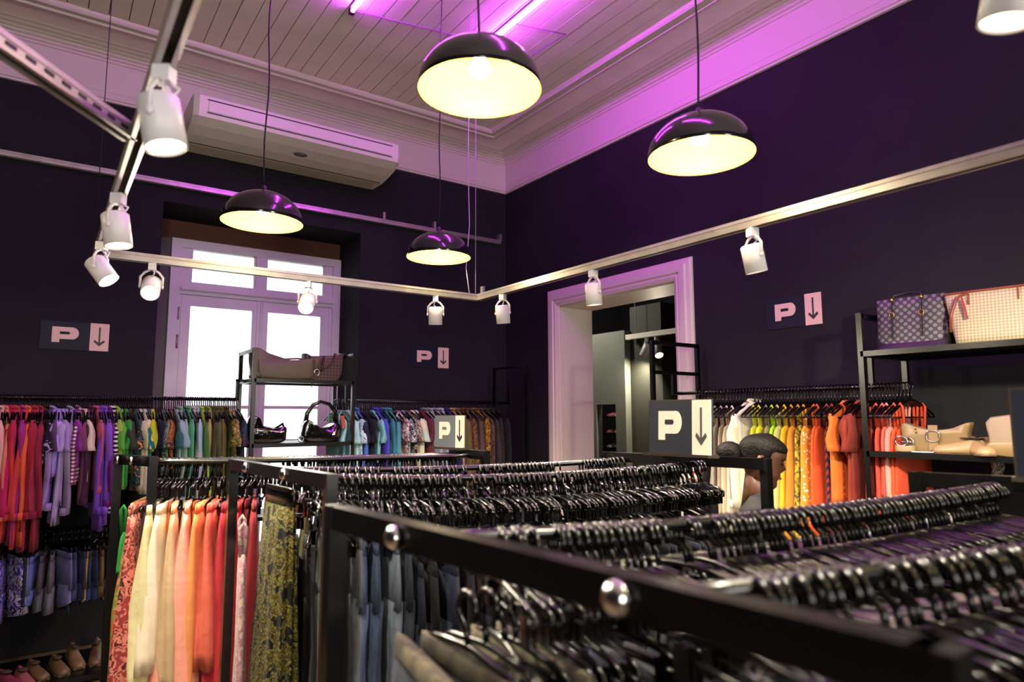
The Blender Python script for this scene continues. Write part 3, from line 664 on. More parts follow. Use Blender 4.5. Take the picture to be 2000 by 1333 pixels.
def garment(kind, name, label, cat, m, loc, rz, L, seed, group=None, m2=None, z0=-.083):
    if kind in ('tee', 'blouse', 'jacket'):
        th = .013 if kind != 'jacket' else .022
        t = thing(name, label, cat, loc, rz, group)
        prof = [(.012, .045, .01), (0, .065, .014), (-.02, .1, .018), (-.045, .15, .02), (-.075, .188, th), (-.13, .2, th)]
        obj('body', body_mesh(prof, L, z0, th+.006, .009 if kind != 'tee' else .012, .1, seed=seed), m, t)
        ln = {'tee': .2, 'blouse': min(.6, L*.9), 'jacket': .58}[kind]
        r0 = {'tee': .040, 'blouse': .040, 'jacket': .047}[kind]; r1 = {'tee': .056, 'blouse': .034, 'jacket': .042}[kind]
        for s in (-1, 1): obj('sleeve', sleeve_mesh(s, z0-.05, ln, r0, r1, .03 if kind == 'tee' else .03, seed), m, t)
        if kind != 'tee':
            obj('collar', MB().tube([(-.06, .005, z0+.02), (-.03, .02, z0+.026), (.03, .02, z0+.026), (.06, .005, z0+.02), (.03, -.02, z0+.0), (-.03, -.02, z0)], .01, 6, closed=True), m2 or m, t)
            if kind == 'blouse':
                for s in (-1, 1): obj('cuff', MB().tube([(s*(.208), 0, z0-.05-ln+.03), (s*.208, 0, z0-.05-ln-.015)], .037, 10, sy=.6), m2 or m, t)
        return t
    if kind in ('tank', 'dress'):
        t = thing(name, label, cat, loc, rz, group)
        prof = [(-.13, .10, .010), (-.15, .13, .012), (-.2, .145, .014)]
        mb = body_mesh([(a+.0, b_, c_) for a, b_, c_ in prof], L, z0, .016 if kind == 'tank' else .022, .012, .12 if kind == 'tank' else .45, seed=seed)
        obj('body', mb, m, t)
        for s in (-1, 1): obj('strap', MB().tube([(s*.09, .006, z0-.14), (s*.1, .01, z0-.03), (s*.1, 0, z0-.012), (s*.1, -.01, z0-.03), (s*.09, -.006, z0-.14)], .005, 5, sy=1.6), m, t)
        return t
    if kind == 'skirt':
        t = thing(name, label, cat, loc, rz, group)
        obj('waistband', MB().loft([ringat(.145, .010, z0+.0), ringat(.15, .013, z0-.04)], True), m2 or m, t)
        obj('panel', body_mesh([(-.038, .148, .012), (-.1, .16, .018)], L, z0, .11 if 'wide' in label else .05, .016, .35, seed=seed, n=28), m, t)
        return t
    if kind in ('jeans', 'shorts'):
        t = thing(name, label, cat, loc, rz, group)
        obj('waistband', MB().loft([ringat(.17, .012, z0+.0), ringat(.175, .014, z0-.04)], True), m2 or m, t)
        obj('seat_panel', MB().loft([ringat(.174, .014, z0-.038), ringat(.19, .02, z0-.12), ringat(.2, .024, z0-.22)], True), m, t)
        rs = random.Random(seed)
        for s in (-1, 1):
            pts = [(s*.095, 0, z0-.2), (s*.1, .004, z0-.3)]; ll = L-.2
            k = 6; R = [.095, .09]
            if kind == 'jeans':
                for i in range(1, k+1): pts.append((s*(.1+.005*math.sin(i*2+seed)), .01*math.sin(i*1.7+seed), z0-.3-(ll-.1)*i/k)); R.append(.085-.02*i/k)
            else: pts.append((s*.105, 0, z0-L)); R.append(.098)
            lg = MB().tube([(p[0], p[1], p[2]) for p in pts], R, 12); lg.v = [(v[0], v[1]*.3+.004*math.sin(v[2]*40+v[0]*60), v[2]) for v in lg.v]
            obj('trouser_leg', lg, m, t)
        if kind == 'jeans':
            obj('pocket', MB().box(.05, .13, .02, .026, z0-.2, z0-.08), m2 or m, t)
        return t

ADJ = {}
def run(rows, where, plane, zr, rz, dz_up, group_h, hl, near_u, side):
    """rows: (pixel x, kind, colour words, type word, fabric kind, colours, length). One hanger and one garment each."""
    seen = set(); prevn = None
    for i, (u, kd, cw, tw, fk, cols, L) in enumerate(rows):
        p = at(u, 800, **plane)
        if 'y' in plane: loc = Vector((p.x, plane['y']+side, zr))
        else: loc = Vector((plane['x']+side, p.y, zr))
        loc.z -= .0055
        a = rz + random.uniform(-.13, .13)
        put(CHM, 'coat_hanger', loc, (0, 0, a), hl, 'hanger', group_h)
        nm = cw+' '+tw; lab = nm+' '+where
        if nm in seen: lab = nm+' beside the '+prevn+' '+where
        seen.add(nm); prevn = nm
        m = fabric(cw, fk, cols)
        garment(kd, tw.split()[-1].replace('-', '_'), lab, tw.split()[-1], m, (loc.x, loc.y, loc.z), a, L, i*13+int(u))
        if i+1 < len(rows):
            un = rows[i+1][0]
            if un-u > 7 or i % 2 == 0:
                q = at((u+un)/2, 800, **plane); l2 = Vector((q.x, loc.y, loc.z)) if 'y' in plane else Vector((loc.x, q.y, loc.z))
                put(CHM, 'coat_hanger', l2, (0, 0, rz+random.uniform(-.12, .12)), hl, 'hanger', group_h)
S, F = 'solid', 'floral'
LEFT = [
 (-14, 'blouse', 'dusty rose', 'blouse', S, ['c98a90', 'd7a0a2'], .8), (2, 'blouse', 'pale pink', 'blouse', S, ['dfa2a6', 'e8b6b4'], .8), (10, 'blouse', 'salmon', 'blouse', S, ['d07870', 'dd8a7a'], .72),
 (18, 'blouse', 'crimson', 'shirt', S, ['9c1f3a', 'b02a46'], .62), (27, 'jacket', 'magenta', 'sweatshirt', S, ['b0205c', 'c62c6a'], .66), (36, 'blouse', 'red-orange', 'shirt', S, ['b53a3a', 'c44a40'], .8),
 (43, 'blouse', 'violet-red', 'blouse', S, ['8a2470', '98308a'], .82), (50, 'blouse', 'coral red', 'blouse', S, ['c8404c', 'd24a52'], .84), (58, 'blouse', 'tangerine', 'cardigan', S, ['e0603a', 'e8704a'], .83),
 (66, 'blouse', 'deep red', 'shirt', S, ['8f2136', 'a02a40'], .74), (74, 'blouse', 'wine red', 'blouse', S, ['96304a', 'a63a52'], .86), (82, 'blouse', 'dark raspberry', 'blouse', S, ['84243e', '923048'], .87),
 (92, 'tee', 'black lavender-edged', 'top', F, ['1c1626', '1c1626', 'a890c8'], .34), (99, 'tee', 'ruffled plum', 'top', S, ['4a3258', '6a4a78'], .46), (107, 'blouse', 'lavender', 'blouse', S, ['8f7ac0', 'a58fd6'], .62),
 (116, 'tee', 'bright lilac', 'top', S, ['a48be0', 'b49af0'], .42), (124, 'tee', 'pale lilac', 'top', S, ['a896d4', 'b8a6e0'], .72), (133, 'tee', 'lilac ruffled', 'top', S, ['9a86c4', 'a894d0'], .6),
 (142, 'blouse', 'grey lilac', 'blouse', S, ['8a7ea4', '988cb0'], .66), (151, 'tee', 'purple', 'top', S, ['7c2c92', '8c3aa2'], .36), (160, 'blouse', 'white and plum plaid', 'shirt', 'plaid', ['efe6ec', '8a4a7a'], .45),
 (169, 'tee', 'cream ruffled', 'top', S, ['d8ccbc', 'e4d8c8'], .46), (177, 'tee', 'mauve', 'top', S, ['6c3a5e', '7a466a'], .6), (185, 'blouse', 'dark plum', 'blouse', S, ['3a1c34', '4a2844'], .6),
 (193, 'blouse', 'pink satin', 'blouse', S, ['a84a68', 'bc5a78'], .52), (201, 'blouse', 'royal violet', 'blouse', S, ['6038a8', '7448c0'], .78), (209, 'blouse', 'bright violet', 'blouse', S, ['7a50c8', '8a5cd4'], .74),
 (218, 'blouse', 'dark magenta', 'blouse', S, ['5e1f6c', '702a7e'], .62), (226, 'blouse', 'black and white striped', 'shirt', 'hstripe', ['e6e2ea', '1a1620'], .68),
 (234, 'blouse', 'lime', 'blouse', S, ['8aa848', '9cba54'], .5), (242, 'tee', 'apple green', 'tee', S, ['58a83c', '6cbc4c'], .52), (251, 'tee', 'leaf green', 'tee', S, ['2f8a3e', '3c9c4a'], .5),
 (261, 'tee', 'dark moss', 'tee', S, ['343c30', '404a3a'], .42), (271, 'tee', 'teal and orange', 'tee', F, ['2a5a68', '24343c', 'c88a4a'], .5), (280, 'tee', 'ivory', 'tee', S, ['c4c0a0', 'd0ccac'], .54),
 (288, 'tee', 'cream striped', 'tee', 'hstripe', ['ded8bc', 'd8d2b4'], .56), (296, 'tee', 'deep teal', 'tee', S, ['1c6a6c', '24787a'], .6), (305, 'tee', 'yellow', 'tee', S, ['b8c428', 'c8d43a'], .28),
 (318, 'tee', 'navy', 'tee', S, ['14142c', '1c1c3a'], .55), (326, 'tee', 'moss print', 'tee', F, ['3c5a4a', '7a8a7a', '24402e'], .44), (334, 'dress', 'dotted black', 'top', 'dots', ['121214', '4c5650'], .62),
 (343, 'tee', 'orange paisley', 'top', F, ['5a3c20', 'a86a30', '3c2a50'], .4), (352, 'tee', 'light blue', 'tee', S, ['88aebc', '98bccb'], .34), (360, 'blouse', 'sage', 'blouse', S, ['84a890', '94b8a0'], .64),
 (368, 'tee', 'petrol', 'tee', S, ['2c6068', '346c74'], .5), (377, 'blouse', 'mint green', 'blouse', S, ['4ea070', '5cb07e'], .62), (386, 'blouse', 'pale mauve', 'blouse', S, ['b8b0bc', 'c6beca'], .66),
 (395, 'blouse', 'ice blue', 'blouse', S, ['94b8c8', 'a4c6d4'], .66), (404, 'blouse', 'yellow-green', 'blouse', S, ['a0c040', 'b0cc50'], .66), (412, 'blouse', 'bottle green', 'blouse', S, ['3a6a38', '467844'], .64),
 (420, 'blouse', 'straw', 'blouse', S, ['9c9450', 'a8a05c'], .66), (428, 'blouse', 'dark olive', 'blouse', S, ['3c4426', '48502e'], .62), (436, 'blouse', 'grey olive', 'blouse', S, ['4c5234', '565c3e'], .62),
 (444, 'blouse', 'khaki', 'blouse', S, ['585428', '646032'], .62), (452, 'blouse', 'forest', 'blouse', S, ['38401c', '424a24'], .62), (459, 'tee', 'beige floral', 'blouse', F, ['b8a47c', '8a6c3c', '4c5a34'], .64),
 (467, 'tee', 'orange floral', 'blouse', F, ['b8702c', '2c3c24', '7c9a44'], .64), (475, 'tee', 'navy floral', 'blouse', F, ['24344c', '3c5a74', '6c2c3c'], .64),
]
run(LEFT, 'on the wall rail left of the window', dict(y=5.1), 1.75, PI/2, 0, 'hangers on the wall rail left of the window', 'black plastic hanger on the wall rail left of the window', 0, .2)
RIGHT = [
 (672, 'tank', 'pale aqua', 'top', S, ['90c4c0', 'a0d0cc'], .6), (680, 'tee', 'aqua', 'tee', S, ['88c0c8', '98ccd2'], .62), (695, 'tee', 'frilled ice blue', 'tee', S, ['8cbccc', 'b4dada'], .5), (704, 'tee', 'blue and white', 'tee', F, ['7ca8c4', 'd4e0e4', '4c7ca8'], .6),
 (712, 'blouse', 'cornflower', 'blouse', S, ['3c60b4', '4a70c4'], .62), (720, 'tee', 'navy lace', 'top', S, ['1e1c34', '2c2a48'], .42), (728, 'tee', 'midnight', 'tee', S, ['14142a', '1e1e38'], .5), (736, 'tee', 'black-blue', 'tee', S, ['0e0e1a', '181828'], .6),
 (744, 'tee', 'powder blue', 'tee', S, ['6ca8b8', '7cb6c4'], .42), (752, 'blouse', 'royal blue', 'blouse', S, ['3c3cb0', '4a4cc4'], .6), (760, 'blouse', 'indigo', 'blouse', S, ['2c1f74', '3a2c88'], .6), (769, 'blouse', 'knotted teal', 'blouse', S, ['2c6c80', '3a7c90'], .5),
 (778, 'blouse', 'sea blue', 'blouse', S, ['3c7c90', '4a8ca0'], .64), (786, 'tank', 'white', 'top', S, ['c4d0dc', 'd4dce4'], .6), (795, 'tee', 'red and white floral', 'blouse', F, ['6c2c44', 'd8cccc', '2c2440', 'b85a48'], .64),
 (804, 'tee', 'blue floral', 'blouse', F, ['8ca8b8', '2c2c44', 'd8cccc'], .62), (813, 'tee', 'dark floral', 'blouse', F, ['24202c', 'a89a8c', '5a4a54'], .56), (822, 'tee', 'cream', 'blouse', S, ['ccc4a8', 'dcd4b8'], .5),
 (831, 'tee', 'pale mint', 'blouse', S, ['a8ccc8', 'b8d8d4'], .58), (840, 'tee', 'burgundy', 'blouse', S, ['5a2030', '682a3a'], .4), (849, 'jacket', 'grey denim', 'jacket', 'denim', ['5a6470', '8a949c'], .6), (860, 'jacket', 'pale denim', 'jacket', 'denim', ['7c8894', 'b0b8c0'], .6),
 (871, 'jacket', 'washed denim', 'jacket', 'denim', ['6c7888', '9aa6b0'], .6), (882, 'blouse', 'blue striped', 'shirt', 'stripe', ['9aa4c0', 'c4c0b4'], .7), (893, 'blouse', 'navy', 'shirt', S, ['1e1a54', '2a2664'], .7), (903, 'blouse', 'tan', 'shirt', F, ['8c7450', 'a88c64', '6c5838'], .6),
 (912, 'blouse', 'olive tan', 'shirt', S, ['5c5430', '6a623c'], .7), (921, 'blouse', 'brown', 'shirt', S, ['4c3020', '5a3c2a'], .7), (930, 'jacket', 'leopard print', 'jacket', 'spots', ['7c5c38', '2c1c10'], .76), (940, 'blouse', 'taupe', 'shirt', S, ['4a3c38', '584844'], .76),
 (950, 'blouse', 'gold leopard print', 'shirt', 'spots', ['a87c30', '20140c'], .76), (960, 'blouse', 'cocoa', 'shirt', F, ['3c2c24', '5a4638', '2c1f18'], .76), (970, 'blouse', 'charcoal', 'shirt', S, ['2a2828', '363434'], .76), (981, 'blouse', 'dark plaid', 'shirt', 'plaid', ['6a5a54', '3a302c'], .62), (991, 'blouse', 'black', 'shirt', S, ['141216', '1e1c20'], .6),
]
run(RIGHT, 'on the wall rail right of the window', dict(y=5.1), 1.745, PI/2, 0, 'hangers on the wall rail right of the window', 'black plastic hanger on the wall rail right of the window', 0, .2)
WB = [
 (1322, 'tank', 'black', 'top', S, ['141414', '202020'], .5), (1334, 'tee', 'ash', 'top', S, ['4a4a4a', '5a5a58'], .5), (1346, 'tee', 'white and red', 'top', F, ['d8ccc4', 'a83c3c', '3c2c2c'], .5), (1358, 'tank', 'coal', 'top', S, ['1c1c1c', '282828'], .5), (1370, 'tank', 'stone', 'top', S, ['8c8474', '9c9484'], .6),
 (1384, 'dress', 'mushroom', 'dress', S, ['8c8068', '9c9078'], .8), (1396, 'dress', 'sand', 'dress', S, ['b0a488', 'c0b498'], .85), (1408, 'dress', 'cream', 'dress', S, ['c8c0a8', 'd4ccb4'], .8), (1420, 'tee', 'ecru ruffled', 'blouse', S, ['d0c8b0', 'dcd4bc'], .42), (1432, 'blouse', 'off-white', 'blouse', S, ['ccc8b8', 'dad6c6'], .62),
 (1446, 'tank', 'chartreuse', 'top', S, ['b0b830', 'c0c83c'], .7), (1458, 'dress', 'lemon', 'dress', S, ['c8c030', 'd4cc3c'], .8), (1470, 'tank', 'tan striped', 'top', 'stripe', ['a88458', '6c8468'], .6), (1484, 'dress', 'neon lime', 'dress', S, ['98cc24', 'a8dc34'], .8), (1497, 'dress', 'pale olive', 'dress', S, ['a8a868', 'b8b878'], .8),
 (1511, 'dress', 'mustard', 'dress', S, ['c8a420', 'd4b02c'], .86), (1523, 'dress', 'amber', 'dress', S, ['b87428', 'c88434'], .8), (1536, 'dress', 'yellow printed', 'dress', F, ['c8a434', '8a7a30', '4c4420'], .92), (1549, 'dress', 'orange and white', 'dress', 'dots', ['d08c34', 'e8dcc0'], .95),
 (1562, 'dress', 'orange', 'dress', S, ['c05020', 'd05c28'], .95), (1576, 'dress', 'flame', 'dress', S, ['b84420', 'c44c28'], .92), (1589, 'tank', 'navy stripe', 'dress', 'stripe', ['2c2434', '8a3c30'], .8), (1601, 'dress', 'burnt red', 'dress', S, ['8c2c1c', '9c3824'], .9),
 (1614, 'tee', 'bright orange', 'blouse', S, ['c86428', 'd47030'], .55), (1627, 'dress', 'embroidered rust', 'dress', 'dots', ['a03c1c', 'c07c4c'], .95), (1641, 'tee', 'brick', 'blouse', S, ['7c2c20', '8a3828'], .7), (1655, 'tee', 'maroon', 'blouse', S, ['6c241c', '7a3028'], .66),
 (1669, 'tank', 'terracotta', 'top', S, ['b04c34', 'c05840'], .7), (1684, 'tank', 'deep coral', 'top', S, ['c04838', 'd05444'], .6), (1698, 'tank', 'coral', 'top', S, ['d85c50', 'e46c5c'], .5), (1712, 'tank', 'blush pink', 'top', S, ['d88c80', 'e09c90'], .5), (1727, 'tank', 'orange red', 'top', S, ['d85030', 'e05c38'], .62), (1741, 'tank', 'tomato', 'top', S, ['c04428', 'cc5034'], .68),
]
run(WB, 'on the right wall rail', dict(x=3.43), 1.775, 0, 0, 'hangers on the right wall rail', 'black plastic hanger on the right wall rail', 0, .22)

# skirts, dresses and trousers on the three free-standing racks
def rackrow(rows, rl, where, drop=.1):
    rz = rail_rz(rl)
    for i, (u, kd, cw, tw, fk, cols, L) in enumerate(rows):
        p = rail_pt(rl, u); a = rz+random.uniform(-.1, .1)
        garment(kd, tw.split()[-1], cw+' '+tw+' '+where, tw.split()[-1], fabric(cw, fk, cols), (p.x, p.y, p.z-drop), a, L, i*7+3, m2=None)
rackrow([(.0, 'tank', 'grass green', 'top', S, ['1c6a2c', '247a36'], .3), (.018, 'skirt', 'orange floral', 'skirt', F, ['b85c28', '6c8a3c', 'c88a4c'], .85), (.05, 'skirt', 'aubergine', 'skirt', S, ['2c1420', '3a1c2c'], .9),
  (.075, 'skirt', 'yellow leaf print', 'skirt', F, ['1c2c1c', 'a8a83c', '3c4c24'], 1.1), (.11, 'skirt', 'long orange', 'skirt', S, ['b0501f', 'bc5c2a'], 1.22), (.15, 'skirt', 'beige knit', 'skirt', S, ['a08460', 'ac9070'], 1.2), (.19, 'skirt', 'long rust', 'skirt', S, ['984020', 'a44c2c'], 1.2), (.23, 'skirt', 'long peach', 'skirt', S, ['c8704c', 'd07c58'], 1.2),
  (.28, 'skirt', 'long brick', 'skirt', S, ['8a3428', '963e30'], 1.15), (.33, 'skirt', 'long wine', 'skirt', S, ['6c1c2c', '7a2838'], 1.1), (.42, 'skirt', 'brown', 'skirt', S, ['4c3424', '5a4030'], .9),
  (.5, 'skirt', 'olive', 'skirt', S, ['4c4c28', '585834'], .9), (.6, 'skirt', 'grey', 'skirt', S, ['4a4a4c', '585a5c'], .9), (.7, 'skirt', 'navy', 'skirt', S, ['1c1c34', '282844'], .9), (.8, 'skirt', 'black', 'skirt', S, ['141414', '202020'], .9), (.93, 'skirt', 'ochre', 'skirt', S, ['b07c24', 'bc8830'], .8)],
  RA1, 'on the far rack')
rackrow([(-.01, 'skirt', 'red floral', 'skirt', F, ['8a3434', 'c87868', '4c1c1c'], 1.1), (.035, 'skirt', 'pale cream', 'skirt', S, ['c8c090', 'd4cc9c'], .78), (.065, 'skirt', 'ivory', 'skirt', S, ['d8cab0', 'e4d6bc'], .7), (.09, 'skirt', 'sand', 'skirt', S, ['b89c78', 'c4a884'], .8),
  (.125, 'skirt', 'wide salmon pink', 'skirt', S, ['e09480', 'eca08c'], .88), (.165, 'skirt', 'apricot', 'skirt', S, ['d8864c', 'e09258'], .86), (.2, 'skirt', 'coral', 'skirt', S, ['c05844', 'cc6450'], .7), (.235, 'skirt', 'crimson', 'skirt', S, ['9c2430', 'ac3038'], .9),
  (.27, 'skirt', 'scarlet', 'skirt', S, ['b02c2c', 'bc3838'], 1.0), (.31, 'skirt', 'dark red', 'skirt', S, ['7a2024', '862a2e'], 1.0)],
  RB1, 'on the front of the far rack')
DN = [(['28324a', '56688c'], 'washed blue'), (['1c2438', '3c4a64'], 'dark blue'), (['3a424c', '6a7480'], 'light grey'), (['141820', '2c3440'], 'black'), (['2c3c5c', '5c7090'], 'mid blue')]
rackrow([(-.012, 'tank', 'pale blossom print', 'dress', F, ['b8a094', '9c6c7c', 'a8888c'], 1.0)], RA2, 'at the left end of the middle rack')
rackrow([(.075, 'jeans', 'black', 'trousers', S, ['121214', '1c1c20'], 1.1), (.1, 'jeans', 'silver-streaked', 'trousers', 'stripe', ['8c8c80', '2c343c'], 1.1), (.13, 'jeans', 'grey denim', 'trousers', 'denim', ['4c5058', '7c8088'], 1.1)], RB2, 'at the left end of the middle rack')
sk = rail_pt(RB2, .018)
t = thing('skirt', 'long pleated snake print skirt with black waistband on the middle rack', 'skirt', (.745, 2.56, sk.z-.0), math.radians(95))
snk = fabric('snake', 'snake', ['6e6632', '14120a'])
obj('waistband', MB().loft([ringat(.135, .01, -.05), ringat(.145, .014, -.125)], True), BLACK, t)
rg = []
for i in range(13):
    u = i/12; n = 60; hw = .14+.06*u; th = .02+.05*u; r = []
    for j in range(n):
        a = 2*PI*j/n; pl = 1+.16*math.sin(a*13+math.sin(u*4)*.6)*(.3+u*.7)
        r.append((hw*math.cos(a)*pl, th*math.sin(a)*pl*(1.2), -.115-1.12*u))
    rg.append(r)
obj('pleated_panel', MB().loft(rg, True), snk, t)
DK = [(['101420', '1c2434'], 'night blue'), (['0e0e12', '18181e'], 'coal'), (['14182a', '262e44'], 'ink'), (['222428', '3c4048'], 'slate'), (['16161a', '202026'], 'jet')]
def denim_row(rl, us, label, group, L=1.0, drop=.1, pal=0, worn=0):
    DN = DK if pal == 1 else globals()['DN']
    rz = rail_rz(rl)
    protos = []
    for k, u in enumerate(us):
        p = rail_pt(rl, u); a = rz+random.uniform(-.14, .14)
        if k < len(DN):
            c, nm = DN[k]; t = garment('jeans', 'jeans', label, 'jeans', fabric('denim '+nm, 'denim', c), (p.x, p.y, p.z-drop), a, L, k*5+1, group, m2=fabric('denim worn '+nm if worn else 'denim faded '+nm, 'denim', ['1a1a1e', '5c543e'] if worn else [c[0], c[1]])); protos.append(t)  # yellow lamplight is painted into the waistband and pocket colour here
        else: dup(protos[k % len(DN)], (p.x, p.y, p.z-drop+random.uniform(-.02, .01)), (0, 0, a), label, group)
denim_row(RB2, [.25+.71*i/24 for i in range(25)], 'jeans hanging in the packed front row of the middle rack', 'jeans on the front of the middle rack', drop=.2, pal=1)
denim_row(RA2, [.1+.85*i/22 for i in range(23)], 'jeans hanging in the rear row of the middle rack', 'jeans on the rear of the middle rack', drop=.2, pal=1)
denim_row(RA3, [.02+.04*i for i in range(4)], 'worn dark jeans at the left end of the nearest rack', 'worn jeans at the left end of the nearest rack', drop=.12, pal=1, worn=1)  # dark denim, the yellow of the lamps put into the waistband colour
denim_row(RB2, [.15, .175, .2, .225], 'blue jeans near the left end of the middle rack', 'blue jeans on the middle rack', drop=.12)
denim_row(RA3, [.19+.77*i/25 for i in range(26)], 'dark jeans hanging in the rear row of the nearest rack', 'jeans on the rear of the nearest rack', drop=.2, pal=1)
denim_row(RB3, [.07+.88*i/23 for i in range(24)], 'jeans hanging in the front row of the nearest rack', 'jeans on the front of the nearest rack', drop=.15, pal=1, worn=1)

# ---------------------------------------------------------------- wall rails, shelf units
def shelf_unit(label, x0, x1, y0, y1, top, shelves, axis='x', posts=((0, 0), (1, 0), (0, 1), (1, 1)), b=.028, drops=()):
    t = thing('shelf_unit', label, 'shelf', (0, 0, 0)); X = (x0, x1); Y = (y0, y1)
    for i, j in posts: obj('post', MB().box(X[i]-b/2, X[i]+b/2, Y[j]-b/2, Y[j]+b/2, 0, top), BLACK, t)
    for e in (0, 1):
        if axis == 'x': obj('top_bar', MB().box(X[e]-b/2, X[e]+b/2, y0, y1, top-b, top), BLACK, t)
        else: obj('top_bar', MB().box(x0, x1, Y[e]-b/2, Y[e]+b/2, top-b, top), BLACK, t)
    for z in shelves:
        s = obj('shelf_frame', MB().beam((x0, y0, z-.014), (x1, y0, z-.014), b, b).beam((x0, y1, z-.014), (x1, y1, z-.014), b, b).beam((x0, y0, z-.014), (x0, y1, z-.014), b, b).beam((x1, y0, z-.014), (x1, y1, z-.014), b, b), BLACK, t)
        obj('shelf_mesh', MB().box(x0, x1, y0, y1, z-.006, z-.001), mat('black_mesh_panel', '1a181a', .4), s)
    for (px, py, zt, zb) in drops: obj('drop_bracket', MB().box(px-.012, px+.012, py-.012, py+.012, zb, zt), BLACK, t)
    return t
shelf_unit('black metal shelf unit with handbags in front of the window', 1.24, 2.0, 5.0, 5.42, 2.115, (1.895, 1.42, .9, .3), 'x')
shelf_unit('black metal shelf unit with bags and shoes on the right wall', 3.45, 3.92, .35, 1.725, 2.146, (1.945, 1.435, .9), 'y', drops=((3.65, 1.78, 1.93, 1.76),))
shelf_unit('empty black metal shelf frame beside the doorway', 3.45, 3.92, 3.165, 3.75, 2.14, (), 'y', posts=((0, 0), (1, 0)), drops=((3.65, 3.17, 1.93, 1.76),)) if False else None
t = thing('end_rack', 'black metal end frame standing in front of the doorway casing', 'rack', (0, 0, 0))
for x_ in (3.45, 3.93): obj('post', MB().box(x_-.014, x_+.014, 3.156, 3.184, 0, 2.14), BLACK, t)
obj('top_bar', MB().box(3.45, 3.93, 3.156, 3.184, 2.112, 2.14), BLACK, t); obj('cross_bar', MB().box(3.45, 3.93, 3.156, 3.184, 1.905, 1.93), BLACK, t)
obj('drop_bracket', MB().box(3.638, 3.662, 3.15, 3.174, 1.76, 1.91), BLACK, t)
t = thing('end_rack', 'thin black end frame in the dark corner of the room', 'rack', (0, 0, 0))
for y_ in (5.05, 5.6): obj('post', MB().box(3.74, 3.762, y_-.011, y_+.011, 0, 2.1), BLACK, t)
obj('top_bar', MB().box(3.74, 3.762, 5.05, 5.6, 2.08, 2.1), BLACK, t); obj('drop_bracket', MB().box(3.72, 3.742, 5.29, 5.312, 1.74, 1.95), BLACK, t)
def rail(label, a_, b_): return tag(obj('garment_rail', MB().tube([a_, b_], .0125, 12), BLACK), label, 'rail')
rail('black wall rail left of the window holding the pink to green clothes', (-1.2, 5.3, 1.745), (1.19, 5.3, 1.745))
rail('black wall rail right of the window holding the blue to brown clothes', (2.06, 5.3, 1.74), (3.73, 5.3, 1.74))
rail('black rail on the right wall holding the yellow to red clothes', (3.65, 1.72, 1.77), (3.65, 3.16, 1.77))
rail('low black rail under the pink shirts holding the shorts', (-1.2, 5.3, .885), (.48, 5.3, .885))
t = thing('rail_support', 'black bracket joining the left wall rail to the window shelf', 'rack', (0, 0, 0))
obj('drop_bracket', MB().box(1.185, 1.21, 5.288, 5.312, 1.735, 1.9), BLACK, t); obj('arm', MB().box(1.185, 1.24, 5.288, 5.312, 1.88, 1.9), BLACK, t)
t = thing('rail_support', 'black bracket joining the right wall rail to the window shelf', 'rack', (0, 0, 0))
obj('drop_bracket', MB().box(2.05, 2.075, 5.288, 5.312, 1.73, 1.9), BLACK, t); obj('arm', MB().box(2.0, 2.075, 5.288, 5.312, 1.88, 1.9), BLACK, t)
tag(obj('rack_post', MB().box(.44, .475, 5.08, 5.5, .86, .885).box(.44, .475, 5.08, 5.115, 0, .885), BLACK), 'low black post at the right end of the shorts rail', 'post')

# shorts on the low rail
SH = [(-8, 'purple print', F, ['2a2470', '6a5ab0', '1c1838'], .36), (8, 'blue floral', F, ['2c28a0', '8a84d0', '14143a'], .38), (26, 'violet floral', F, ['2a2480', 'a8a0c0', '141430'], .34), (45, 'grey-lilac', 'denim', ['5c5870', '8c88a0'], .34), (62, 'navy', 'denim', ['1c2038', '2c3454'], .26),
  (74, 'sky blue', 'denim', ['4c5ca0', '6c7cc0'], .26), (90, 'ripped grey', 'denim', ['3c3c48', '5a5a68'], .34), (106, 'faded grey', 'denim', ['4a4a58', '6c6c7c'], .36), (122, 'frayed blue', 'denim', ['4a4c78', '6a6c98'], .32), (138, 'indigo', 'denim', ['2c345c', '44507c'], .3),
  (152, 'dark indigo', 'denim', ['1c2440', '2c3454'], .3), (165, 'deep blue', 'denim', ['1a2444', '28365c'], .32), (178, 'ink blue', 'denim', ['161e3c', '242e50'], .32), (192, 'ochre', S, ['8a6c2c', '987838'], .32), (203, 'khaki brown', S, ['5c4c2c', '685838'], .28), (213, 'sand brown', S, ['4c4028', '5a4c34'], .28)]
for i, (u, cw, fk, cols, L) in enumerate(SH):
    p = at(u, 1060, y=5.1); a = PI/2+random.uniform(-.35, .35)
    clip_hanger((p.x, 5.3, .879), (0, 0, a), 'black clip hanger on the low shorts rail', 'clip hangers on the low rail', 1)
    garment('shorts', 'shorts', cw+' shorts on the low rail under the shirts', 'shorts', fabric(cw+' shorts', fk, cols), (p.x, 5.3, .845), a, L, i*3+2, z0=-.09)
tag(obj('shoe_rack', MB().box(-1.2, .44, 4.95, 5.5, .02, .05), BLACK), 'low black floor shelf holding shoes under the shorts', 'shelf')
shoe('shoe', 'dark shoe with golden stripes, left of a pair on the low shelf', (.07, 5.1, .052), math.radians(-70), mat('striped_shoe', '5a4a2c', .5))
shoe('shoe', 'dark shoe with golden stripes, right of a pair on the low shelf', (.18, 5.12, .052), math.radians(-75), _m['striped_shoe'])
shoe('shoe', 'tan shoe at the back of the low shelf', (.27, 5.2, .052), math.radians(-80), mat('tan_shoe', '6c5438', .5), heel=.04)
shoe('shoe', 'brown shoe beside the rack post on the low shelf', (.38, 5.2, .052), math.radians(-95), mat('brown_shoe', '5c4630', .5), heel=.04)
shoe('sandal', 'wine sandal at the left end of the low shelf', (-.06, 5.02, .052), math.radians(-60), mat('wine_shoe', '6c2c3c', .5))
